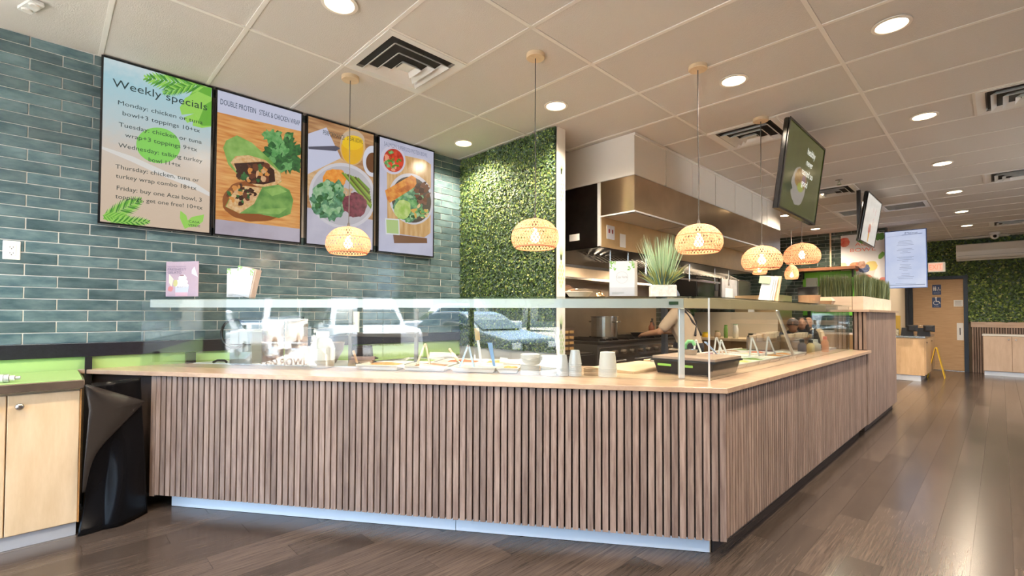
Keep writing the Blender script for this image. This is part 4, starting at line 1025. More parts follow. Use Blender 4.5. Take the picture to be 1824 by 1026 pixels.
MB().box(0,0,0,.95,.012,.92).build('panel', mat('lime_print',(.12,.42,.03),.5), t)
for x, w_, m in ((.06,.22,mat('grey_print',(.45,.52,.45),.5)), (.42,.16,mat('grey_print',(.45,.52,.45),.5)), (.70,.12,M_plast)): MB().box(x,-.004,.25,x+w_,0,.80).build('print_patch', m, t)
t = thing('monitor', 'black monitor standing before the lime panel', 'monitor', (-2.98, 11.3, 1.2215))
MB().box(0,0,.12,.40,.03,.62).build('case', M_black, t); MB().box(.015,-.003,.135,.385,0,.605).build('glass', M_blackg, t); MB().box(.17,.03,-.33,.23,.05,.3).box(.08,-.05,-.35,.32,.12,-.33).build('stand', M_black, t)
tag(MB().box(-3.2,11.1,0,-1.9,11.6,.87).build('back_counter', mat('prep_warm', (.33,.20,.09), .35, .3)), 'low warm wood back counter under the lime panel', 'counter')

# ================================================================== FAR END OF THE AISLE
fcn = thing('condiment_counter', 'birch condiment counter with steel top beside the restroom door', 'counter', (-1.48, 11.93, 0))
MB().box(0,0,.11,.46,1.75,.825).build('body', M_birchw, fcn)
MB().box(-.01,-.015,.826,.475,1.77,.856).build('steel_top', M_steel, fcn)
MB().box(0,.02,.0,.40,1.70,.11).build('toe_kick', M_steelw, fcn)
for y0 in (.02,.90): d = MB().box(.461,y0,.13,.48,y0+.84,.81).build('door', M_birchw, fcn); MB().lathe([(.012,0),(.014,.02)],12,(0,0,0)).build('knob', M_steel, d); kk = d.children[0]; kk.rotation_euler = (0,PI/2,0); kk.location = (.48,y0+.06,.74)
for x, lb, pap in ((-1.37,'black napkin dispenser with round badge, left on condiment counter',0), (-1.13,'black napkin dispenser full of paper, right on condiment counter',1)):
    t = thing('napkin_dispenser', lb, 'napkin dispenser', (x, 11.95, .857))
    MB().frustum([(0,0),(.19,0),(.19,.14),(0,.14)],0,[(.012,.01),(.178,.01),(.178,.13),(.012,.13)],.16).build('body', M_black, t)
    MB().frustum([(.012,.01),(.178,.01),(.178,.13),(.012,.13)],.16,[(.05,.03),(.14,.03),(.14,.11),(.05,.11)],.185).build('lid', M_black, t)
    MB().lathe([(.027,0),(.027,.003)],20).build('badge', mat('badge',(.75,.62,.52),.4), t); o = t.children[2]; o.rotation_euler=(PI/2,0,0); o.location=(.095,.003,.085)
    if pap:
        for k in range(4): MB().cbox((.10+.006*k,.07,.19+.004*k),.14,.1,.004,.1*k,0,.1).build('napkin', mat('napkin_paper',(.72,.58,.42),.8), t)
t = thing('tip_jar', 'small printed jar at left end of condiment counter', 'jar', (-1.44, 12.03, .857))
MB().lathe([(.035,0),(.037,.1),(.03,.12)],16).build('jar_body', mat('jar_print',(.25,.2,.12),.4,col2=(.65,.6,.45),scale=40), t); MB().lathe([(.031,.12),(.031,.135)],14).build('lid', M_steel, t)
tag(MB().box(-1.53,12.4,.857,-1.515,13.2,1.25).build('yellow_board', mat('yellow_board',(.62,.40,.06),.5)), 'yellow wood panel standing on back of condiment counter', 'panel')
# wet floor sign
t = thing('wet_floor_sign', 'yellow folding wet floor sign beside the condiment counter', 'floor sign', (-.93, 12.95, 0))
for s in (-1,1): MB().hexa([(-.005+s*.13,-.14,0),(.005+s*.13,-.14,0),(.005+s*.13,.14,0),(-.005+s*.13,.14,0),(-.005+s*.012,-.09,.6),(.005+s*.012,-.09,.6),(.005+s*.012,.09,.6),(-.005+s*.012,.09,.6)]).build('leaf', mat('safety_yellow',(.80,.50,.02),.45), t)
MB().tube([(0,-.09,.6),(0,.09,.6)],.012,8).build('hinge', mat('safety_yellow',(.80,.50,.02),.45), t)
# far cabinet
t = thing('base_cabinet', 'pale birch two-door cabinet with white top by the slatted end wall', 'cabinet', (-.27, 14.25, 0))
pb = mat('pale_birch',(.62,.47,.35),.45,col2=(.70,.55,.43),scale=3,stretch=(5,5,1))
MB().box(0,0,.09,1.2,.48,.83).build('body', pb, t); MB().box(-.015,-.02,.831,1.22,.49,.865).build('worktop', M_plast, t); MB().box(.01,.02,0,1.18,.46,.09).build('toe_kick', M_steelw, t)
for x0_, kx in ((.005,.37),(.425,.055)):
    d = MB().bbox(x0_,-.019,.10,x0_+.415,0,.82,.003).build('door', pb, t); MB().lathe([(.008,0),(.014,.02),(.01,.025)],12).build('knob', M_steel, d); kk = d.children[0]; kk.rotation_euler=(PI/2,0,0); kk.location=(x0_+kx,-.019,.76)
# door signs
blue = mat('sign_blue',(.03,.07,.20),.4)
t = thing('restroom_sign', 'blue restroom sign with white figures on wooden door', 'sign', (-1.11, YB-.052, 1.735))
MB().bbox(0,0,0,.155,.006,.235,.003).build('plate', blue, t)
mb = MB()
def fig(x, z, s):
    mb.lathe([(.008*s,0),(.008*s,.001)],10,(x,0,0))
def flat(pts): mb.add([(x,-.001,z) for x,z in pts],[tuple(range(len(pts)))])
def disc(x, z, r): flat([(x+r*math.cos(a*PI/6), z+r*math.sin(a*PI/6)) for a in range(12)])
for x in (.03,.06): disc(x,.185,.010); flat([(x-.012,.17),(x+.012,.17),(x+.012,.13),(x+.006,.09),(x-.006,.09),(x-.012,.13)])
def wheel(x, z, s):
    disc(x, z+.055*s, .011*s); flat([(x-.006*s,z+.043*s),(x+.006*s,z+.043*s),(x+.008*s,z+.012*s),(x+.03*s,z+.012*s),(x+.045*s,z-.02*s),(x+.036*s,z-.024*s),(x+.024*s,z+.002*s),(x-.004*s,z+.002*s)])
    for k in range(14):
        a, b_ = 1.9+k*.28, 1.9+(k+1)*.28
        flat([(x+.03*s*math.cos(a),z-.012*s+.03*s*math.sin(a)),(x+.03*s*math.cos(b_),z-.012*s+.03*s*math.sin(b_)),(x+.023*s*math.cos(b_),z-.012*s+.023*s*math.sin(b_)),(x+.023*s*math.cos(a),z-.012*s+.023*s*math.sin(a))])
wheel(.11,.12,.9); mb.build('pictogram', M_plast, t)
lettering(t, [('RESTROOM', .078, .035, .018, .10, 'C')], M_plast, y=-.001)
t = thing('accessible_sign', 'blue wheelchair sign below the restroom sign on door', 'sign', (-1.115, YB-.052, 1.44))
MB().bbox(0,0,0,.155,.006,.235,.003).build('plate', blue, t); mb = MB(); wheel(.07,.13,1.7); mb.build('pictogram', M_plast, t)
lettering(t, [('ACCESSIBLE', .078, .025, .014, .09, 'C')], M_plast, y=-.001)
t = thing('door_notice', 'small white printed notice on the wooden door', 'notice', (-.745, YB-.052, 1.46))
MB().box(0,0,0,.155,.003,.15).build('paper', M_plast, t)
mb = MB()
for k in range(5): mb.box(.02,-.001,.03+k*.022,.135-(k % 2)*.02,0,.038+k*.022)
mb.build('print_lines', mat('print_grey',(.3,.3,.3),.6), t)
t = thing('exit_sign', 'lit EXIT sign with red letters beside the menu display', 'exit sign', (-1.17, YB-.16, 2.26))
MB().bbox(0,0,0,.30,.05,.22,.01).build('case', mat('exit_case',(.75,.66,.52),.4,emit=.25), t)
MB().box(.01,-.002,.02,.26,0,.20).build('face', mat('exit_face',(.78,.45,.32),.4,emit=.5), t)
lettering(t, [('EXIT', .135, .055, .12, .22, 'C')], mat('exit_red',(.9,.12,.06),.4,emit=1.2), y=-.004)
MB().box(.13,.05,.08,.17,.16,.14).build('bracket', M_plast, t)
# air conditioner
t = thing('air_conditioner', 'white wall air conditioner over the dark hedge', 'air conditioner', (-.68, YB-.066, 2.475))
P_ = [(0,0),(-.14,.0),(-.20,.06),(-.215,.20),(-.20,.345),(-.18,.36),(0,.36)]
mb = MB(); n_ = len(P_); Wd = 1.15
mb.add([(0,y,z) for y,z in P_]+[(Wd,y,z) for y,z in P_], [tuple(range(n_)),tuple(range(2*n_-1,n_-1,-1))]+[(i,n_+i,n_+(i+1)%n_,(i+1)%n_) for i in range(n_)])
mb.build('case', mat('ac_white',(.78,.73,.66),.25), t)
MB().cbox((Wd/2,-.175,.035),Wd-.1,.06,.006,0,.75).build('louvre', mat('ac_louvre',(.68,.62,.55),.3), t); MB().box(.02,-.219,.10,Wd-.02,-.212,.103).build('seam', M_dsteel, t)
# fire alarm pull at far right
tag(MB().bbox(.42,YB-.08,1.93,.50,YB-.03,2.06,.008).build('alarm_pull', mat('alarm_red',(.35,.03,.03),.4)), 'small red alarm box at right edge of the hedge', 'alarm')
# ================================================================== THINGS ON THE GLASS SHELF
SZ = GZ+.0095
def on_front(name, label, cat, s, off, z=SZ, rz=0, group=None): return thing(name, label, cat, FP(s, off, z), FA+rz, group)
paper = mat('white_card', (.66,.68,.70), .6)
lgreen = mat('print_leafgreen', (.22,.45,.10), .6); gline = mat('print_line', (.35,.36,.33), .6)
# gelato sign in acrylic holder
t = on_front('sign_holder', 'pink gelato sign in clear acrylic holder, leftmost on the glass shelf', 'sign', 3.70, .33)
MB().box(0,0,0,.275,.012,.265).build('holder', M_acryl, t); MB().box(0,-.045,0,.275,.0,.004).build('foot', M_acryl, t)
MB().box(.004,.004,.012,.271,.008,.262).build('card', mat('pink_card',(.50,.37,.45),.5), t)
p = Pic(.267,.25); q_ = lambda n,c: mat('gel_'+n, c, .5)
p.shape([(.30,.99),(.68,.99),(.72,.70),(.30,.70)], q_('cup',(.55,.58,.66)), True); p.shape([(.30,.99),(.68,.99),(.69,.88),(.30,.88)], q_('cup_pink',(.68,.42,.50)), True)
for c, rx, ry in (((.5,.68),.22,.07), ((.51,.58),.18,.08), ((.52,.47),.13,.07), ((.52,.41),.09,.04)): p.blob(c, rx, ry, q_('cream',(.80,.77,.78)), .06, 24, raw=True)
p.blob((.50,.395), .07, .018, q_('nib',(.22,.08,.09)), .2, 16, raw=True); p.blob((.30,.62), .07, .10, q_('pistachio',(.55,.52,.22)), .2, 20, raw=True); p.blob((.15,.78), .08, .08, q_('berry',(.60,.22,.22)), .2, 18, raw=True)
p.shape([(.10,.35),(.24,.50),(.18,.72),(.10,.60)], q_('lemon',(.78,.74,.58)), True); p.shape([(.80,.25),(.88,.15),(.99,.45),(.80,.35)], q_('spoon',(.78,.76,.82)), True)
o = p.build(t, 'print'); o.location = (.004,.004,.012)
o = lettering(t, [('FRESHEST', .018, .198, .017, .155, 'L'), ('GELATO', .018, .176, .017, .115, 'L'), ('DISCOVER THE WORLDS', .018, .222, .008, .15, 'L'), ('BOLATO', .10, .075, .012, .075, 'L')], q_('ink',(.18,.14,.22)), y=.0025)
def card(parent, w_, h_, m=paper, nm='card', logo=True, loc_=(0,0,0), rot=(0,0,0)):
    c = MB().box(0,0,0,w_,.002,h_).build(nm, m, parent); c.location = loc_; c.rotation_euler = rot
    p = Pic(w_, h_)
    rg = random.Random(int(w_*1000)+int(loc_[0]*999))
    for k in range(26):
        u = rg.uniform(0,.25) if k % 2 else rg.uniform(.75,1); v = rg.uniform(0,.32)*(1-abs(u-.5)*0) ; p.blob((u, v*v*2.4), .05, .022, lgreen if k % 3 else mat('print_leaflight',(.40,.58,.28),.6), .3, 10, rg.uniform(0,3), raw=True)
    if logo:
        for k in range(30):
            a, b_ = 2*PI*k/30, 2*PI*(k+1)/30
            p.shape([(.5+.24*math.cos(a),.47+.24*w_/h_*math.sin(a)),(.5+.24*math.cos(b_),.47+.24*w_/h_*math.sin(b_)),(.5+.233*math.cos(b_),.47+.233*w_/h_*math.sin(b_)),(.5+.233*math.cos(a),.47+.233*w_/h_*math.sin(a))], gline, True)
        for v in (.89,.92,.945): p.shape([(.10,v),(.58-.2*(v > .93),v),(.58-.2*(v > .93),v+.008),(.10,v+.008)], gline, True)
    o = p.build(c, 'card_print')
    if logo: lettering(c, [('Casa Verde', w_/2, h_*.51, .014*w_/.14, w_*.44, 'C')], gline, y=-.0035)
    return c
t = on_front('card_holder', 'clear holder with tilted Casa Verde menu cards, left on glass shelf', 'card holder', 3.20, .33)
MB().box(0,-.03,0,.22,-.026,.07).box(0,.03,0,.22,.034,.16).box(0,-.03,0,.22,.034,.004).build('holder', M_acryl, t)
card(t, .13, .20, loc_=(.012,-.008,.006)); card(t, .13, .20, loc_=(.065,-.016,.03), rot=(0,.22,0))
for k in range(6): MB().box(0,0,0,.13,.0015,.20).build('card', mat('card_edge',(.55,.42,.33),.6), t); c = t.children[-1]
cs = [c for c in t.children if c.name.startswith('card') and not c.children]
for k, c in enumerate(cs): c.location = (.075+.004*k,-.011+.004*k,.026); c.rotation_euler = (0,.24,0)
t = on_front('card_holder', 'clear holder with upright Casa Verde menu cards beside the grass plant', 'card holder', .575, .30)
MB().box(-.008,-.02,0,.165,-.016,.055).box(-.008,.03,0,.165,.034,.12).box(-.008,-.02,0,.165,.034,.004).build('holder', M_acryl, t)
card(t, .145, .205, loc_=(.0,-.012,.006))
for k in range(5):
    c = MB().box(0,0,0,.145,.0015,.205).build('card', mat('card_edge2',(.72,.68,.62),.6), t); c.location = (.004+.0035*k,-.007+.006*k,.006)
# lidded bowl, bell
t = on_front('takeout_bowl', 'cream takeout bowl with clear domed lid on the glass shelf', 'bowl', .757, .34)
MB().lathe([(.055,0),(.078,.028),(.084,.03),(.084,.034),(.076,.034),(.053,.004)], 28, cap1=False).build('bowl', mat('cream_pulp',(.74,.62,.47),.7), t, smooth=False)
MB().lathe([(.083,.035),(.070,.048),(.04,.055),(.0,.057)], 28, cap0=False, cap1=False).build('lid', glass_mat('lid_clear',(.93,.90,.86),.12,.05), t, smooth=True)
t = on_front('service_bell', 'small shiny brass bell beside the takeout bowl', 'bell', .63, .33)
MB().lathe([(.03,0),(.03,.006),(.026,.012),(.020,.024),(.006,.030)], 18).build('bell_dome', mat('brass',(.72,.5,.3),.2,1), t, smooth=True); MB().lathe([(.005,.03),(.006,.04)],10).build('button', mat('brass',(.72,.5,.3),.2,1), t)
# potted grass
def blade(mb, b, tip, w_, bend=0, n=5):
    b = Vector(b); tip = Vector(tip); d = tip-b; sdv = d.cross(Vector((0,0,1))); sdv = sdv.normalized() if sdv.length > 1e-5 else Vector((1,0,0))
    a = random.uniform(0, PI); sdv = Matrix.Rotation(a, 3, 'Z') @ Vector((1,0,0))
    pv = None
    for k in range(n+1):
        t_ = k/n; p = b+d*t_; p.z -= bend*t_*t_; h = w_*(1-t_**2*.92)/2
        q = (p-sdv*h, p+sdv*h)
        if pv: mb.add([pv[0],pv[1],q[1],q[0]],[(0,1,2,3)])
        pv = q
random.seed(21)
t = on_front('potted_grass', 'tall pale artificial grass in a white pebbled square pot on glass shelf', 'plant', .265, .34)
MB().bbox(-.073,-.055,0,.073,.055,.07,.006).build('pot', mat('pebble_pot',(.66,.60,.53),.7,col2=(.80,.77,.72),scale=60,bump=.6), t)
mb = MB()
for k in range(210):
    a = random.uniform(0,2*PI); r = random.uniform(0,.045); L_ = random.uniform(.20,.30); sp_ = random.uniform(0,.12)
    mb.mi = random.choice((0,0,1)); blade(mb, (r*math.cos(a), r*math.sin(a), .065), (r*math.cos(a)+math.cos(a)*sp_, r*math.sin(a)+math.sin(a)*sp_, .075+L_), .0055)
o = mb.build('tall_blades', [mat('grass_pale',(.36,.50,.30),.55), mat('grass_pale2',(.50,.60,.38),.55)], t); o['kind'] = 'stuff'
mb = MB()
for k in range(170):
    a = random.uniform(0,2*PI); r = random.uniform(.01,.05); L_ = random.uniform(.06,.14); sp_ = random.uniform(.04,.12)
    mb.mi = random.choice((0,1,2)); blade(mb, (r*math.cos(a), r*math.sin(a), .065), (r*math.cos(a)+math.cos(a)*sp_, r*math.sin(a)+math.sin(a)*sp_, .075+L_), .010, .02)
o = mb.build('short_leaves', [mat('grass_blue',(.10,.20,.16),.5), mat('grass_olive',(.26,.30,.07),.55), mat('grass_yellow',(.45,.42,.12),.55)], t); o['kind'] = 'stuff'
# side shelf: leaflet stand, kraft bowls
t = thing('leaflet_stand', 'wooden leaflet stand with pale menu sheets on the side glass shelf', 'leaflet stand', (-1.33, 4.22, SZ))
MB().cbox((.05,.05,.105),.05,.02,.22,0,-.10,.12).build('wood_back', M_lwood, t); MB().box(-.05,-.03,0,.09,.08,.012).build('base', M_lwood, t)
for k in range(3): MB().cbox((-.01+.012*k,.0+.012*k,.115),.085,.002,.20,0,-.12,.16).build('leaflet', paper, t); MB().cbox((-.02+.012*k,-.002+.012*k,.185),.085,.0015,.06,0,-.12,.16).build('leaflet_print', mat('leaf_print',(.33,.45,.28),.6), t)
t = thing('kraft_bowl_stack', 'stack of round light wood bowls on the side glass shelf', 'bowls', (-1.36, 5.55, SZ))
for k in range(5): MB().lathe([(.075,0),(.098,.04),(.1,.042),(.092,.042)], 24).build('bowl', mat('kraft',(.62,.42,.26),.6,var=.08,scale=5), t, loc=(0,0,k*.014))
t = thing('takeout_box', 'kraft takeout box with rounded lid before the grass planters', 'box', (-1.33, 6.0, SZ))
MB().frustum([(-.07,-.05),(.07,-.05),(.07,.05),(-.07,.05)],0,[(-.09,-.07),(.09,-.07),(.09,.07),(-.09,.07)],.05).build('tray', mat('kraft2',(.66,.43,.27),.6), t)
MB().frustum([(-.092,-.072),(.092,-.072),(.092,.072),(-.092,.072)],.05,[(-.07,-.05),(.07,-.05),(.07,.05),(-.07,.05)],.085).build('lid', mat('kraft3',(.74,.52,.35),.6), t)
# grass planters on the pedestal
pw = mat('pale_planter',(.70,.56,.42),.5,col2=(.78,.65,.51),scale=4,stretch=(1,1,5))
GR = [mat('turf_dark',(.06,.09,.03),.6), mat('turf_olive',(.15,.17,.06),.6), mat('turf_pale',(.25,.30,.17),.6)]
def planter(x0_, y0_, x1_, y1_, label, n, seed):
    random.seed(seed)
    t = thing('grass_planter', label, 'planter', (x0_, y0_, 1.3125), 0, 'grass planters on the pedestal')
    W_, D_ = x1_-x0_, y1_-y0_
    MB().box(0,0,0,W_,.006,.145).box(0,D_-.006,0,W_,D_,.145).box(0,.006,0,.006,D_-.006,.145).box(W_-.006,.006,0,W_,D_-.006,.145).box(.006,.006,0,W_-.006,D_-.006,.12).build('box', pw, t)
    mb = MB()
    for k in range(n):
        mb.mi = random.choice((0,0,1,1,2)); x, y = random.uniform(.01,W_-.01), random.uniform(.01,D_-.01); h = random.uniform(.22,.28)
        blade(mb, (x,y,.11), (x+random.gauss(0,.012), y+random.gauss(0,.015), .13+h), .006, 0, 3)
    o = mb.build('grass', GR, t); o['kind'] = 'stuff'
planter(-1.125, 6.27, -1.03, 6.88, 'narrow wood planter of dark grass at near end of pedestal edge', 900, 1)
planter(-1.125, 6.885, -1.03, 7.50, 'narrow wood planter of dark grass midway along pedestal edge', 900, 2)
planter(-1.125, 7.505, -1.03, 8.13, 'narrow wood planter of dark grass at far end of pedestal edge', 900, 3)
planter(-1.45, 6.27, -1.13, 6.38, 'crosswise wood planter of green grass facing the camera', 800, 4)

# ================================================================== BEHIND THE FRONT GLASS
IZ = CT+.0045
wplast = mat('translucent_white', (.78,.79,.77), .35); wpap = mat('paper_white', (.80,.78,.74), .6)
# grey appliance with black hose
t = on_front('cup_sealer', 'grey countertop machine with looped black hose at left end', 'machine', 3.14, .40, IZ)
MB().bbox(-.09,0,0,.09,.16,.24,.008).build('body', mat('appliance_grey',(.30,.32,.31),.4), t)
MB().box(-.085,-.004,.14,.085,0,.146).build('seam', M_black, t)
MB().tube([(-.03+.105*math.cos(a*.35+.6), -.02, .22+.10*math.sin(a*.35+.6)) for a in range(15)], .009, 8).build('hose', M_black, t)
MB().tube([(-.16,-.06,.02),(-.12,-.07,.035),(-.06,-.07,.035),(-.05,-.06,.02)], .008, 8).build('cable', M_black, t)
# chip bags hanging on clip rack
t = on_front('bag_rack', 'thin black wire rack carrying the shiny snack bags', 'rack', 2.80, .42, IZ)
MB().tube([(-.14,0,0),(-.14,0,.34),(.14,0,.34),(.14,0,0)], .005, 8).build('wire', M_black, t)
foil = mat('foil_orange', (.55,.30,.14), .25, .75, col2=(.75,.68,.62), scale=7, bump=.8, bscale=14); foil2 = mat('foil_clear', (.60,.55,.55), .2, .6, col2=(.42,.22,.12), scale=9, bump=.8, bscale=16)
for k, (s, z, m, lb) in enumerate(((2.86,.165,foil,'crinkled orange foil snack bag, upper left on rack'), (2.68,.17,foil,'crinkled orange foil snack bag, upper right on rack'), (2.86,.01,foil2,'crinkled silver snack bag, lower left on rack'), (2.68,.01,foil2,'crinkled silver snack bag, lower right on rack'))):
    b_ = on_front('snack_bag', lb, 'snack bag', s, .37, IZ+z, .05*(k % 2), 'snack bags on the rack')
    mb = MB(); n_ = 10
    for side in (-1, 1):
        base = len(mb.v)
        for j in range(n_+1):
            for i in range(n_+1):
                u, v = i/n_, j/n_; th_ = .028*math.sin(PI*u)**.6*math.sin(PI*v)**.6*side
                mb.v.append((-.085+.17*u, th_+.006*noise.noise(Vector((u*6,v*6,k+side))), .15*v))
        for j in range(n_):
            for i in range(n_): a = base+j*(n_+1)+i; mb.f.append((a,a+1,a+n_+2,a+n_+1)); mb.m.append(0)
    mb.build('bag', m, b_, smooth=True)
    MB().box(-.087,-.002,.146,.087,.002,.158).build('crimped_edge', m, b_)
t = on_front('nut_jug', 'clear plastic jug with white label wrapped in film', 'jug', 2.50, .40, IZ)
MB().lathe([(.075,0),(.08,.03),(.08,.14),(.055,.19),(.04,.20),(.04,.235)], 24).build('jug_body', mat('milky_plastic',(.62,.60,.55),.25), t, smooth=True)
MB().lathe([(.043,.205),(.043,.24)], 20).build('cap', M_plast, t); MB().lathe([(.0815,.05),(.0815,.13)], 24, cap0=False, cap1=False).build('label', wplast, t)
t = on_front('brown_basin', 'tilted brown plastic bowl leaning behind the jug', 'bowl', 2.62, .66, IZ)
MB().lathe([(.06,0),(.11,.09),(.12,.15),(.115,.15),(.055,.006)], 24, cap1=False).build('basin', mat('brown_bowl',(.30,.22,.16),.4), t)
# steel frame shelf with red packet
t = on_front('warming_shelf', 'steel framed shelf unit standing behind the front glass', 'shelf', 2.40, .585, IZ)
for x in (0,.50): MB().box(x-.012,0,0,x+.012,.02,.40).build('upright', mat('frame_grey',(.22,.20,.18),.4,.7), t)
MB().box(0,-.005,.20,.50,.25,.225).build('shelf_board', mat('frame_dark',(.09,.07,.055),.4,.4), t)
MB().box(.0,.02,.23,.06,.024,.38).build('hanging_sheet', M_plast, t)
t = on_front('snack_packet', 'dark packet with red lettering lying under the steel shelf', 'packet', 2.28, .55, IZ)
MB().cbox((0,0,.07),.13,.05,.13,.2,.3).build('packet', mat('packet_black',(.03,.025,.025),.3), t); MB().cbox((-.005,-.03,.10),.10,.004,.03,.2,.3).build('print', mat('packet_red',(.70,.09,.04),.4), t)
for k in range(3):
    t = on_front('cutlery_bundle', ('lowest','middle','top')[k]+' brown paper cutlery bundle under the steel shelf', 'cutlery', 2.27-.01*k, .50, IZ+.022*k, .15*k, 'cutlery bundles')
    MB().cbox((0,0,.011),.16,.06,.02).build('sleeve', mat('kraft_sleeve_%d' % k,(.42-.06*k,.30-.05*k,.18),.7), t); MB().cbox((.085,0,.011),.03,.012,.008).build('cutlery_tip', M_black, t)
# food pans
FOODS = {'orange':((.55,.20,.05),(.78,.42,.14)), 'rice':((.70,.58,.38),(.82,.72,.55)), 'green':((.10,.22,.05),(.36,.45,.13)), 'red':((.45,.06,.03),(.70,.22,.09)), 'brown':((.22,.10,.05),(.45,.25,.12)), 'white':((.70,.64,.52),(.82,.78,.70)), 'yellow':((.60,.45,.10),(.78,.66,.28)), 'purple':((.20,.05,.12),(.40,.16,.25))}
def food_mat(k): return mat('food_'+k, FOODS[k][0], .6, col2=FOODS[k][1], scale=55, bump=.9, bscale=70)
pan_cache = {}
def pan(W_, D_):
    if (W_,D_) not in pan_cache:
        h = .032; r = .012
        o_ = [(0,0),(W_,0),(W_,D_),(0,D_)]; i_ = [(r,r),(W_-r,r),(W_-r,D_-r),(r,D_-r)]; j_ = [(r+.006,r+.006),(W_-r-.006,r+.006),(W_-r-.006,D_-r-.006),(r+.006,D_-r-.006)]
        mb = MB(); mb.add([(x,y,h) for x,y in o_]+[(x,y,h) for x,y in i_]+[(x,y,.008) for x,y in j_]+[(x,y,h-.005) for x,y in o_]+[(x,y,0) for x,y in j_],
            [(a,(a+1)%4,4+(a+1)%4,4+a) for a in range(4)]+[(4+a,4+(a+1)%4,8+(a+1)%4,8+a) for a in range(4)]+[(8,9,10,11)]+[(12+a,12+(a+1)%4,(a+1)%4,a) for a in range(4)]+[(16+a,16+(a+1)%4,12+(a+1)%4,12+a) for a in range(4)]+[(19,18,17,16)])
        fd = MB(); n_ = 9
        for j in range(n_+1):
            for i in range(n_+1):
                u, v = i/n_, j/n_; fd.v.append((.018+u*(W_-.036), .018+v*(D_-.036), .012+.022*(math.sin(PI*u)*math.sin(PI*v))**.5+.010*noise.noise(Vector((u*5,v*5,W_*90)))))
        for j in range(n_):
            for i in range(n_): a = j*(n_+1)+i; fd.f.append((a,a+1,a+n_+2,a+n_+1)); fd.m.append(0)
        pan_cache[(W_,D_)] = (mb.mesh('pan', wplast), fd)
    return pan_cache[(W_,D_)]
def food_pan(pos, rz, W_, D_, kind, label, group):
    t = thing('food_pan', label, 'food pan', pos, rz, group); me, fd = pan(W_, D_)
    link_mesh('pan', me, t); fd.build('food', food_mat(kind), t, smooth=True)
    return t
COLN = {'orange':'orange shredded','rice':'pale rice','green':'leafy green','red':'red diced','brown':'brown minced','white':'white','yellow':'yellow','purple':'purple'}
for k, (s, off, kd_) in enumerate(((2.20,.30,'orange'),(1.88,.30,'brown'),(1.56,.30,'white'),(1.24+.22,.60,'orange'),(1.75,.60,'red'),(2.07,.60,'green'))):
    food_pan(FP(s,off,IZ), FA, .29, .27, kd_, 'white pan of %s food, %s row behind front glass' % (COLN[kd_], 'near' if off < .5 else 'rear'), 'pans behind the front glass')
food_pan(FP(1.262,.30,IZ), FA, .14, .20, 'orange', 'small white pan of orange food beside the bowl stacks', 'pans behind the front glass')
# utensils standing in the pans
def tongs(pos, rz, label, m, h=.16, grp='tongs in the food pans'):
    t = thing('tongs', label, 'tongs', pos, rz, grp)
    for s_ in (-1,1): MB().hexa([(s_*.045-.006,-.004,0),(s_*.045+.006,-.004,0),(s_*.045+.006,.004,0),(s_*.045-.006,.004,0),(s_*.004-.006,.03,h),(s_*.004+.006,.03,h),(s_*.004+.006,.036,h),(s_*.004-.006,.036,h)]).build('arm', m, t)
    MB().tube([(-.006,.033,h),(.006,.033,h)], .008, 8).build('pivot', m, t)
copper = mat('copper_handle',(.72,.46,.26),.3,.6)
tongs(FP(1.78,.42,IZ+.03), FA, 'coppery tongs in the brown food pan behind front glass', copper, .13)
t = on_front('serving_spoon', 'coppery spoon handle leaning out of the near orange pan', 'spoon', 2.22, .36, IZ+.03); MB().tube([(0,0,0),(-.02,-.02,.09)],.008,8).build('handle', copper, t); MB().ball((.005,.005,0),.022,.03,.01).build('bowl', M_steel, t)
t = on_front('serving_spoon', 'tan spoon handle leaning left in rear red pan', 'spoon', 1.62, .60, IZ+.03); MB().tube([(.03,0,0),(-.05,.03,.09)],.009,8).build('handle', copper, t); MB().ball((.035,0,0),.022,.03,.01).build('bowl', M_steel, t)
t = on_front('serving_knife', 'long spatula with yellow handle standing in white pan', 'spatula', 1.40, .48, IZ+.03); MB().tube([(0,0,0),(-.03,.02,.16)],.009,8).build('blade', M_steelw, t); MB().tube([(-.03,.02,.16),(-.042,.03,.24)],.016,10).build('handle', mat('ochre',(.55,.38,.12),.5), t)
t = on_front('blue_scraper', 'pale blue scraper standing in pan beside bowl stacks', 'scraper', 1.30, .42, IZ+.03); MB().hexa([(-.008,-.003,0),(.008,-.003,0),(.008,.003,0),(-.008,.003,0),(-.045,-.003,.15),(-.015,-.003,.15),(-.015,.003,.15),(-.045,.003,.15)]).build('blade', mat('sky_blue',(.22,.38,.66),.4), t)
tongs(FP(1.46,.34,IZ+.03), FA, 'steel tongs in the white pan behind front glass', M_steel, .13)
# stacks of bowls and cups, upside down
def stack(s, off, label, n, prof, step, m, nm, cat, flip=True):
    t = on_front(nm, label, cat, s, off, CT+.0006)
    me = MB().lathe(prof, 28).mesh(nm+'_piece', m, False)
    for k in range(n): link_mesh(nm.split('_')[0]+'_piece' if False else 'stacked_piece', me, t, (0,0,k*step))
    return t
bowlp = [(.062,0),(.062,.004),(.059,.0045),(.057,.018),(.050,.026)]
stack(1.055,.33,'left tall stack of white paper bowls behind front glass',16,[(.060,0),(.060,.005),(.057,.0055),(.056,.0075)],.0078,wpap,'bowl_stack','bowls')
stack(.930,.33,'right tall stack of white paper bowls behind front glass',15,[(.060,0),(.060,.005),(.057,.0055),(.056,.0075)],.0078,wpap,'bowl_stack','bowls')
cupp = [(.042,0),(.043,.004),(.041,.006),(.036,.055),(.030,.085)]
stack(.855,.31,'shorter stack of translucent deli cups beside bowls',5,[(.040,0),(.041,.005),(.039,.006),(.036,.03),(.026,.085)],.010,mat('frosted_cup',(.70,.71,.72),.25,.1),'cup_stack','cups')
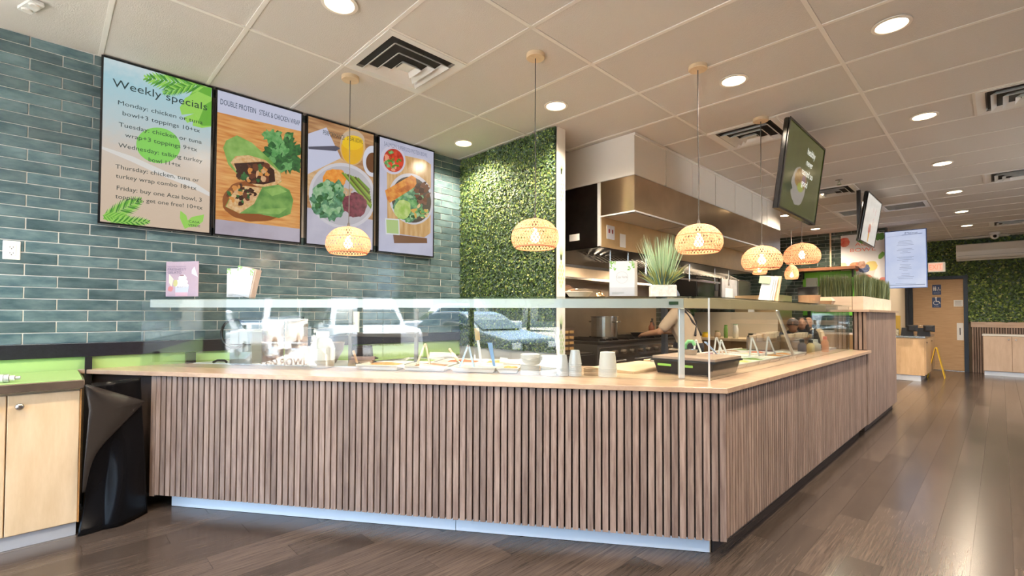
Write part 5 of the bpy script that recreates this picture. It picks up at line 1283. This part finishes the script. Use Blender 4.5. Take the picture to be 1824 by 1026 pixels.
stack(.778,.31,'taller stack of translucent deli cups',7,[(.040,0),(.041,.005),(.039,.006),(.036,.03),(.026,.085)],.0115,mat('frosted_cup',(.70,.71,.72),.25,.1),'cup_stack','cups')
stack(.685,.36,'low stack of clear lids between the cup stacks',4,[(.044,0),(.045,.004),(.040,.01)],.011,glass_mat('lid_clear',(.93,.90,.86),.12,.05),'lid_stack','lids')
stack(.585,.32,'stack of tall cream paper cups, rightmost of the stacks',6,[(.054,0),(.055,.006),(.053,.007),(.046,.08),(.043,.10)],.009,wpap,'paper_cup_stack','cups')
# cutting board, black bin with board, corner
tag(MB().bbox(-1.92,2.62,CT+.0006,-1.60,3.22,CT+.022,.006).build('cutting_board', mat('beige_board',(.66,.50,.34),.5)), 'beige cutting board lying behind the cup stacks', 'cutting board')
t = thing('black_bin', 'black plastic bin with lime labels at the counter corner', 'bin', (-1.565, 2.80, CT+.0006))
MB().frustum([(.02,.02),(.37,.02),(.37,.38),(.02,.38)],0,[(0,0),(.39,0),(.39,.40),(0,.40)],.085).build('bin_body', mat('bin_black',(.025,.026,.03),.35), t)
MB().box(-.012,-.012,.080,.402,.412,.092).build('rim', mat('bin_black',(.025,.026,.03),.35), t)
MB().box(-.005,.0,.0925,.395,.405,.108).build('lid_board', mat('pinkish_board',(.50,.36,.29),.45,var=.1,scale=4,stretch=(1,6,1)), t)
for a in (.03,.17): MB().cbox((a+.045,.002,.055),.09,.004,.014).build('lime_label', mat('lime_tape',(.36,.70,.12),.5), t)
t = thing('sauce_pan_small', 'small steel pan with green handle on the bin lid', 'pan', (-1.42, 3.02, CT+.1095))
MB().lathe([(.035,0),(.042,.035),(.044,.035),(.037,.003)],20,cap1=False).build('pan_body', M_steel, t); MB().tube([(-.04,0,.03),(-.12,-.06,.035)],.006,8).build('handle', M_steel, t)
MB().tube([(-.05,.03,0),(-.05,.03,.06),(-.03,.03,.085),(0,.03,.085),(.015,.03,.06)],.012,8).build('green_grip', mat('mint_green',(.25,.62,.28),.45), t)

# ================================================================== BEHIND THE SIDE GLASS
kinds = ['green','orange','brown','white','red','yellow','white','brown','orange','purple','green','rice']
i_ = 0
for r in range(7):
    for c in range(3):
        kd_ = kinds[(r*5+c*3) % len(kinds)]; i_ += 1
        food_pan((-1.46-c*.215, 3.32+r*.245, CT+.0006), 0, .205, .235, kd_, 'pan of %s food, %s row from the black bin, %s' % (COLN[kd_], ('first','second','third','fourth','fifth','sixth','seventh')[r], ('nearest the glass','in the middle','farthest from glass')[c]), 'pans behind the side glass')
for k, (x, y, rz, lb) in enumerate(((-1.55,3.42,.9,'steel tongs in side pan just behind the black bin'), (-1.42,3.55,.9,'steel tongs close to the glass corner edge'), (-1.62,3.95,.9,'steel tongs in the middle side pans'), (-1.40,4.12,.9,'steel tongs standing before the diagonal post, left one'), (-1.36,4.38,.9,'steel tongs standing before the diagonal post, right one'))):
    tongs((x,y,CT+.03), rz, lb, M_steelw, .15)
t = thing('blue_spatula', 'pale blue spatula leaning in the side food pans', 'spatula', (-1.50, 3.72, CT+.03)); MB().hexa([(-.006,-.003,0),(.006,-.003,0),(.006,.003,0),(-.006,.003,0),(-.10,-.09,.13),(-.07,-.12,.13),(-.07,-.115,.135),(-.10,-.085,.135)]).build('blade', mat('sky_blue',(.22,.38,.66),.4), t)
tag(MB().bbox(-1.90,3.25,CT+.0006,-1.885,5.2,CT+.03,.004).build('board_rail', M_lwood), 'light wood rail along the inner side of the pans', 'rail')
# clear bins of paper sachets
frost = glass_mat('frosted_bin', (.88,.84,.78), .16, .25)
for k, (x, y, lb) in enumerate(((-1.62,5.02,'clear bin of folded paper cups, nearest the tongs'), (-1.45,5.38,'clear bin of folded paper cups, beside the squeeze bottles'), (-1.72,5.42,'clear bin of folded paper cups, inner rear one'))):
    t = thing('clear_bin', lb, 'bin', (x-.11, y-.15, CT+.033), 0, 'clear bins of paper cups'); W_, D_, h = .22, .30, .12
    MB().box(0,0,0,W_,D_,.004).box(0,0,.004,.004,D_,h).box(W_-.004,0,.004,W_,D_,h).box(.004,0,.004,W_-.004,.004,h).box(.004,D_-.004,.004,W_-.004,D_,h).build('bin_body', frost, t)
    MB().box(.012,.012,.005,W_-.012,D_-.012,.075).build('paper_liner', mat('tan_liner',(.70,.55,.40),.7), t)
    for i in range(9): MB().lathe([(.024,0),(.034,.06),(.033,.062),(.024,.058)], 14).build('paper_cup', mat('tan_paper',(.78,.62,.46),.7), t, loc=(.045+.063*(i % 3), .05+.098*(i//3), .078+.012*((i*7) % 3)))
for k, (x, y, h, r, c, cc, lb) in enumerate(((-1.30,5.05,.13,.035,(.16,.14,.16),(.05,.05,.05),'dark sauce bottle with black cap beside the diagonal post'), (-1.27,5.22,.12,.033,(.72,.58,.28),(.03,.03,.03),'yellow dressing bottle with black cap'), (-1.28,5.40,.12,.05,(.70,.66,.56),(.75,.75,.7),'wide jar of pale dressing'), (-1.25,5.66,.14,.032,(.62,.20,.04),(.70,.05,.03),'orange sauce bottle with red cap'), (-1.40,5.62,.15,.03,(.20,.2,.22),(.45,.32,.2),'slim grey bottle with tan cap'), (-1.34,5.5,.16,.028,(.22,.23,.26),(.4,.3,.2),'tall grey bottle with tan cap'), (-1.45,5.75,.12,.03,(.08,.16,.06),(.04,.04,.04),'dark green bottle with black cap'))):
    t = thing('squeeze_bottle', lb, 'bottle', (x, y, CT+.0006))
    MB().lathe([(r,0),(r,h*.72),(r*.55,h*.86),(r*.5,h*.92)], 18).build('bottle_body', mat('sq_%d' % k, c, .3), t, smooth=True); MB().lathe([(r*.6,h*.9),(r*.55,h*1.12)], 14).build('cap', mat('sqc_%d' % k, cc, .4), t)
t = thing('steel_tray', 'shallow steel tray with cups at far end behind side glass', 'tray', (-1.60, 5.9, CT+.0006)); MB().box(0,0,0,.34,.28,.02).build('tray_body', M_steelw, t); MB().lathe([(.04,0),(.045,.03)],18,(.26,.08,.02)).build('cup', mat('blue_grey',(.3,.38,.45),.4), t)
# ================================================================== PEOPLE
def fleshed(mb, name, m, parent, vox=.012, smooth=6):
    o = mb.build(name, m, parent, smooth=True)
    r = o.modifiers.new('remesh', 'REMESH'); r.mode = 'VOXEL'; r.voxel_size = vox; r.use_smooth_shade = True
    s = o.modifiers.new('smooth', 'SMOOTH'); s.factor = .5; s.iterations = smooth
    return o
def limb(mb, pts, rad):
    mb.tube(pts, rad, 12)
    for p, r in zip(pts, rad): mb.ball(p, r, n=12, m=8)
def hand(mb, w_, f_, side):
    """wrist point and forward direction; palm, four fingers of different length and a thumb"""
    w_ = Vector(w_); f_ = Vector(f_).normalized(); up_ = Vector((0,0,1)); sx = f_.cross(up_).normalized()*side; dn = sx.cross(f_)
    if dn.z > 0: dn = -dn
    p = w_+f_*.05
    limb(mb, [w_, p+sx*.018, ], [.026,.024]); limb(mb, [w_, p-sx*.018], [.026,.024])
    for k, L_ in enumerate((.060,.072,.068,.052)):
        b = p+sx*(.027-.018*k)+f_*.02
        limb(mb, [b, b+f_*L_*.5+dn*.006, b+f_*L_*.85+dn*.028], [.0095,.009,.0075])
    b = w_+f_*.025+sx*.026; limb(mb, [b, b+sx*.022+f_*.02, b+sx*.026+f_*.045+dn*.012], [.011,.010,.0085])
def person(label, pos, rz, J, skin, cloth, legs_m, hair=None, hair_kind=None, cap=None, scale=1.0, apron=None, glasses=False):
    t = thing('person', label, 'person', pos, rz); t.scale = (scale,)*3
    V_ = lambda p, s=1: Vector((p[0]*s, p[1], p[2]))
    mb = MB()
    limb(mb, [J['pelvis'], J['waist'], J['chest'], J['neck0']], [.135,.12,.135,.075])
    limb(mb, [J['neck0'], J['head'] - Vector((0,-.01,.05))], [.055,.052])
    h = J['head']; tl_ = J.get('tilt', 0)
    mb.ball(h+Vector((0,.0,.02)), .075, .092, .098, 16, 12); mb.ball(h+Vector((0,-.035,-.045)), .055, .055, .062, 14, 10)
    fy = -.092
    def hp_(x, y, z):   # point in head space, nodding by tilt
        c, s = math.cos(tl_), math.sin(tl_); return h+Vector((x, y*c+z*s*1, -y*s*-1*-1+z*c)) if False else h+Vector((x, y*c - z*-s, z*c + y*s))
    mb.tube([hp_(0,fy+.006,.03), hp_(0,fy-.014,-.012), hp_(0,fy+.01,-.02)], [.010,.015,.010], 8)
    for s in (-1,1): mb.ball(hp_(s*.078,.0,.005), .010,.02,.03, 8, 6)
    for s in (-1,1):
        E_ = J['elbow'+('L' if s > 0 else 'R')] if 'elbowL' in J else V_(J['elbow'], s); W_ = J['wrist'+('L' if s > 0 else 'R')] if 'wristL' in J else V_(J['wrist'], s)
        limb(mb, [V_(J['shoulder'], s), E_, W_], [.058,.045,.030]); hand(mb, W_, W_-E_, s)
        limb(mb, [V_(J['hip'], s), V_(J['knee'], s), V_(J['ankle'], s)], [.090,.060,.042]); limb(mb, [V_(J['ankle'], s), V_(J['ankle'], s)+Vector((0,-.14,-.035))], [.042,.038])
    body = fleshed(mb, 'body', skin, t)
    # clothes
    mb = MB(); limb(mb, [J['pelvis'], J['waist'], J['chest'], J['neck0']-Vector((0,0,.02))], [.158,.148,.158,.088])
    for s in (-1,1):
        E_ = J['elbow'+('L' if s > 0 else 'R')] if 'elbowL' in J else V_(J['elbow'], s); S_ = V_(J['shoulder'], s)
        limb(mb, [S_, S_.lerp(E_, .72)], [.078,.066])
    fleshed(mb, 'shirt', cloth, t)
    mb = MB(); limb(mb, [J['pelvis']-Vector((0,0,.01)), J['pelvis']-Vector((0,0,.05))], [.163,.15])
    for s in (-1,1): limb(mb, [V_(J['hip'], s), V_(J['knee'], s), V_(J['ankle'], s)+Vector((0,0,.03))], [.108,.078,.06])
    fleshed(mb, 'trousers', legs_m, t, .015)
    mb = MB()
    for s in (-1,1): limb(mb, [V_(J['ankle'], s)-Vector((0,0,.03)), V_(J['ankle'], s)+Vector((0,-.15,-.036))], [.048,.045])
    fleshed(mb, 'shoes', M_black, t)
    # face
    mb = MB()
    for s in (-1,1): mb.ball(hp_(s*.030, fy+.004, .018), .010,.006,.006, 8, 6)
    mb.build('eyes', mat('eye_dark',(.02,.015,.012),.2), t)
    MB().tube([hp_(-.016,fy+.012,-.052), hp_(0,fy+.006,-.055), hp_(.016,fy+.012,-.052)], .003, 6).build('mouth', mat('lips',(.32,.11,.09),.5), t)
    if hair:
        mb = MB()
        if hair_kind == 'short': mb.ball(hp_(0,.018,.048), .082,.094,.078, 14, 10)
        if hair_kind == 'long':
            mb.ball(hp_(0,.022,.040), .088,.098,.088, 14, 10); limb(mb, [hp_(-.06,.03,.0), hp_(-.085,.02,-.10), hp_(-.09,.0,-.22)], [.045,.04,.03]); limb(mb, [hp_(.06,.03,.0), hp_(.085,.02,-.10), hp_(.09,.0,-.22)], [.045,.04,.03]); limb(mb, [hp_(0,.06,.0), hp_(0,.09,-.22)], [.07,.06])
        if hair_kind == 'beard': mb.ball(hp_(0,-.045,-.075), .050,.042,.04, 12, 8)
        fleshed(mb, 'hair', hair, t, .01, 3)
    if cap:
        mb = MB().lathe([(.10,0),(.101,.03),(.088,.075),(.05,.098),(.0,.104)], 22, cap1=False); mb.box(-.06,-.16,0,.06,-.08,.008)
        o = mb.build('cap', cap, t, smooth=False); o.location = h+Vector((0,.0,.045)); o.rotation_euler = (.25,0,0)
    if apron:
        b = J['chest']
        for s in (-1,1):
            MB().tube([J['neck0']+Vector((s*.05,.085,.035)), b+Vector((s*.06,.155,.02)), J['waist']+Vector((-s*.11,.125,.03))], .013, 6).build('apron_strap', apron, t)
        MB().lathe([(.172,0),(.178,-.02),(.182,-.06)], 24, cap0=False, cap1=False).build('apron_band', apron, t, loc=J['waist']-Vector((0,-.005,.06)))
    if glasses:
        mb = MB()
        for s in (-1,1): mb.tube([hp_(s*.033+.024*math.cos(a*PI/5), fy-.010, .016+.018*math.sin(a*PI/5)) for a in range(11)], .003, 5); mb.tube([hp_(s*.057,fy-.008,.02), hp_(s*.08,.0,.02)], .0025, 5)
        mb.tube([hp_(-.01,fy-.012,.018), hp_(.01,fy-.012,.018)], .003, 5)
        mb.build('glasses', M_black, t)
    return t
V3 = Vector
skin1 = mat('skin_tan',(.50,.26,.15),.55,sss=.05); skin2 = mat('skin_brown',(.38,.19,.11),.55,sss=.05)
stand = dict(pelvis=V3((0,.03,.90)), waist=V3((0,.0,1.03)), chest=V3((0,-.08,1.21)), neck0=V3((0,-.13,1.36)), head=V3((0,-.20,1.48)), shoulder=V3((.175,-.10,1.31)),
    elbowL=V3((.25,-.26,1.10)), wristL=V3((.16,-.48,1.06)), elbowR=V3((-.24,-.27,1.09)), wristR=V3((-.14,-.50,1.08)), hip=V3((.09,.03,.86)), knee=V3((.10,-.01,.47)), ankle=V3((.11,.03,.08)), tilt=-.35)
person('kitchen worker in beige shirt and dark apron reaching over the range', (-2.58, 5.42, 0), -PI/2+.12, stand, skin1, mat('beige_tee',(.56,.43,.31),.8), mat('dark_trousers',(.015,.017,.025),.8), cap=mat('cap_blue',(.20,.24,.32),.7), scale=.955, apron=mat('apron_black',(.03,.03,.04),.8), hair=mat('hair_black',(.02,.016,.014),.6), hair_kind='short')
sit = lambda lean=0, tilt=0: dict(pelvis=V3((0,.05,.56)), waist=V3((0,.03,.68)), chest=V3((0,-.02-lean,.84)), neck0=V3((0,-.05-lean,.98)), head=V3((0,-.085-lean,1.095)), shoulder=V3((.175,-.03-lean,.92)),
    elbow=V3((.24,-.13-lean,.70)), wrist=V3((.12,-.36-lean*.4,.68)), hip=V3((.10,.0,.54)), knee=V3((.13,-.42,.54)), ankle=V3((.13,-.38,.12)), tilt=tilt)
navy = mat('navy_tee',(.018,.024,.035),.85)  # three solid figures below stand in for reflections in the side glass
person('seated person in dark shirt with glasses looking down behind the side glass', (-2.23, 8.2, 0), .26, sit(.06,-.45), skin1, navy, mat('jeans',(.04,.06,.10),.8), hair=mat('hair_grey',(.05,.05,.055),.6), hair_kind='short', glasses=True)
person('seated person with long dark hair in black shirt behind the side glass', (-2.545, 9.9, 0), .25, sit(.0,-.1), skin2, mat('black_tee',(.016,.018,.022),.85), mat('jeans',(.04,.06,.10),.8), hair=mat('hair_black',(.02,.016,.014),.6), hair_kind='long')
person('seated bald person in pale yellow shirt farthest behind the side glass', (-2.64, 10.72, 0), .23, sit(.0,0), skin1, mat('cream_shirt',(.66,.50,.32),.85), mat('khaki',(.3,.24,.16),.8), hair=mat('beard_grey',(.22,.19,.17),.7), hair_kind='beard')
for k, (x, y, lb) in enumerate(((-2.24,8.24,'low round stool under the person in glasses'), (-2.555,9.94,'low round stool under the long haired person'), (-2.65,10.76,'low round stool under the bald person'))):
    t = thing('stool', lb, 'stool', (x, y, 0), 0, 'stools behind the counter')
    MB().lathe([(.15,.40),(.155,.42),(.15,.435)], 20).build('seat', M_black, t)
    for a in range(4): MB().tube([(.10*math.cos(a*PI/2+.8),.10*math.sin(a*PI/2+.8),.40),(.15*math.cos(a*PI/2+.8),.15*math.sin(a*PI/2+.8),0)], .012, 8).build('leg', M_steel, t)

# ================================================================== OUTSIDE, SEEN MIRRORED IN THE GLASS
struct(MB().box(-60,-70,-.30,60,-2.55,-.14).build('ground_parking', mat('asphalt',(.14,.137,.13),.9,var=.15,scale=3)))
struct(MB().box(-60,-4.3,-.14,60,-2.55,-.03).build('ground_walk', mat('concrete_walk',(.36,.35,.33),.9,var=.08,scale=4)))
struct(MB().box(3.55,-2.55,-.30,60,40,-.10).build('ground_side', mat('concrete2',(.40,.385,.36),.9,var=.08,scale=4)))
cpaint = lambda n, c: mat('paint_'+n, c, .25, coat=.6)
cglass = mat('car_glass', (.03,.04,.045), .05, spec=.8)
def car(label, pos, rz, body, cabin, W_, m, bed=None):
    """body / cabin: side profiles (along local y forward, z); cabin narrower at the roof; wheels at the ends"""
    t = thing('car', label, 'car', pos, rz)
    def extr(prof, w0, w1, z0, z1):
        n = len(prof); wf = lambda z: (w0+(w1-w0)*min(1,max(0,(z-z0)/(z1-z0))))/2
        mb = MB(); mb.add([(-wf(z),y,z) for y,z in prof]+[(wf(z),y,z) for y,z in prof], [tuple(range(n-1,-1,-1)), tuple(range(n,2*n))]+[(i,(i+1)%n,n+(i+1)%n,n+i) for i in range(n)]); return mb
    extr(body, W_, W_*.94, .3, max(z for y,z in body)).build('body', m, t, bevel=.05)
    zc0 = min(z for y,z in cabin); zc1 = max(z for y,z in cabin)
    extr(cabin, W_*.93, W_*.76, zc0, zc1).build('cabin', m, t, bevel=.04)
    # glass: scaled inset shapes proud of the cabin
    cy = sum(y for y,z in cabin)/len(cabin); cz = (zc0+zc1)/2
    ins = [(cy+(y-cy)*.88, cz+(z-cz)*.74) for y,z in cabin]
    extr(ins, W_*.95, W_*.80, zc0, zc1).build('side_glass', cglass, t)
    ins = [(cy+(y-cy)*1.012, cz+(z-cz)*.80) for y,z in cabin]
    extr(ins, W_*.80, W_*.64, zc0, zc1).build('windshield', cglass, t)
    ys = [y for y,z in body]; y0_, y1_ = min(ys), max(ys)
    wm = MB().lathe([(.20,-.11),(.34,-.10),(.345,.10),(.20,.11)], 22).mesh('wheel', mat('tyre',(.02,.02,.02),.8))
    hub = MB().lathe([(.20,-.115),(.20,.115)], 16).mesh('hub', M_steel)
    for y in (y0_+.85, y1_-.85):
        for s in (-1,1):
            o = link_mesh('wheel', wm, t, (s*(W_/2-.09), y, .34)); o.rotation_euler = (0,PI/2,0); link_mesh('hub', hub, o)
    zf = max(z for y,z in body if y > y1_-.4)
    for s in (-1,1): MB().box(s*W_*.36-.14,y1_-.06,zf-.22,s*W_*.36+.14,y1_+.012,zf-.08).build('headlamp', M_plast, t)
    MB().box(-W_*.22,y1_-.05,zf-.32,W_*.22,y1_+.012,zf-.10).build('grille', M_black, t); MB().box(-W_*.47,y1_-.1,.32,W_*.47,y1_+.03,.48).build('bumper', M_dsteel, t)
    return t
G0 = -.14
pickB = [(-2.7,.42),(2.6,.42),(2.7,.6),(2.66,.98),(2.5,1.08),(1.2,1.12),(-2.7,1.12)]; pickC = [(-.95,1.10),(1.15,1.10),(.55,1.72),(.35,1.80),(-.75,1.80),(-.92,1.70)]
sedB = [(-2.3,.35),(2.2,.35),(2.3,.55),(2.22,.78),(1.1,.98),(-1.6,1.02),(-2.25,.92)]; sedC = [(-1.75,.98),(1.15,.95),(.45,1.38),(.1,1.46),(-.75,1.46),(-1.1,1.38)]
vanB = [(-2.7,.35),(2.5,.35),(2.7,.55),(2.66,.9),(2.45,1.15),(-2.7,1.2)]; vanC = [(-2.7,1.15),(2.4,1.12),(1.75,1.85),(1.5,2.35),(1.3,2.45),(-2.6,2.45),(-2.7,2.35)]
pal = cpaint('white',(.80,.80,.80))
car('white pickup truck parked nose toward the storefront outside', (-1.52,-8.2,G0), 0, pickB, pickC, 1.9, pal)
car('dark grey sedan parked at an angle outside the storefront', (1.5,-8.0,G0), -.35, sedB, sedC, 1.8, cpaint('grey',(.07,.085,.10)))
car('white pickup truck seen side on across the parking lane', (2.6,-13.5,G0), PI/2+.1, pickB, pickC, 1.9, pal)
car('white delivery van parked far left outside', (-4.2,-13.5,G0), .2, vanB, vanC, 2.0, pal)
car('white car parked at far right outside', (9.0,-10.5,G0), -.3, sedB, sedC, 1.8, pal)
car('silver car parked nose in at left outside', (-5.2,-7.9,G0), .05, sedB, sedC, 1.8, cpaint('silver',(.55,.57,.60)))
car('white car parked outside the side windows', (8.0,6.5,G0+.05), PI/2, sedB, sedC, 1.8, pal)
car('blue grey car parked farther along the side windows', (8.4,11.0,G0+.05), PI/2, sedB, sedC, 1.8, cpaint('slate',(.18,.24,.30)))
bark = mat('bark',(.12,.09,.07),.9)
rg = random.Random(12)
for k in range(9):
    x, y = -18+k*5.6+rg.uniform(-.5,.5), -30+rg.uniform(-3,3)
    t = thing('tree', 'leafy parking lot tree, %s from the left outside' % ('first','second','third','fourth','fifth','sixth','seventh','eighth','ninth')[k], 'tree', (x,y,-.14))
    MB().tube([(0,0,0),(.1,0,1.6),(0,.1,3.0)], [.16,.12,.08], 8).build('trunk', bark, t)
    mb = MB()
    for q in range(7): mb.ball((rg.uniform(-1.3,1.3),rg.uniform(-1.2,1.2),3.3+rg.uniform(-.6,1.3)), rg.uniform(.8,1.3), n=10, m=7, bump=.5, seed=q+k)
    mb.build('crown', mat('tree_green',(.10,.15,.04),.8,col2=(.20,.24,.09),scale=6,bump=1), t, smooth=False)
for k in range(4):
    t = thing('light_pole', 'tall parking lot light pole, %s from the left outside' % ('first','second','third','fourth')[k], 'light pole', (-9+k*6.5,-18,-.14))
    MB().lathe([(.22,0),(.22,.8)], 14).build('base', mat('concrete',(.5,.48,.45),.9), t); MB().tube([(0,0,.8),(0,0,7)], [.09,.06], 8).build('pole', M_dsteel, t); MB().box(-.5,-.1,7,.5,.1,7.1).build('lamp_head', M_dsteel, t)
t = thing('far_building', 'long low cream shop building across the parking lot', 'building', (0,-42,-.14))
MB().box(-40,-8,0,40,0,5).build('wall', mat('cream_facade',(.62,.56,.46),.8), t); MB().box(-40.2,-8.2,5,40.2,.4,5.5).build('roof_band', mat('roof_band',(.45,.38,.30),.8), t)
for k in range(13): w_ = MB().box(-38+k*6,0,.6,-34+k*6,.06,3.2).build('shop_window', cglass, t)
# lettering on the storefront panes, readable from outside
wp_ = bpy.data.objects['window_2']; vin = mat('vinyl_grey',(.10,.10,.11),.5); vinw = mat('vinyl_white',(.80,.80,.80),.5)
lettering(wp_, [('KENDALL', -2.0, .78, .085, .56, 'C'), ('MON - FRI  9 AM -  8 PM', -2.03, .63, .05, .78, 'C')], vin, 'vinyl_lettering', y=-2.4535)
lettering(bpy.data.objects['window_1'], [('BASE', -2.86, 1.20, .075, .26, 'C'), ('CARBS', -2.86, 1.10, .075, .28, 'C'), ('CHICKEN BOWL', -3.45, .55, .10, .85, 'C')], vin, 'vinyl_lettering', y=-2.4535)
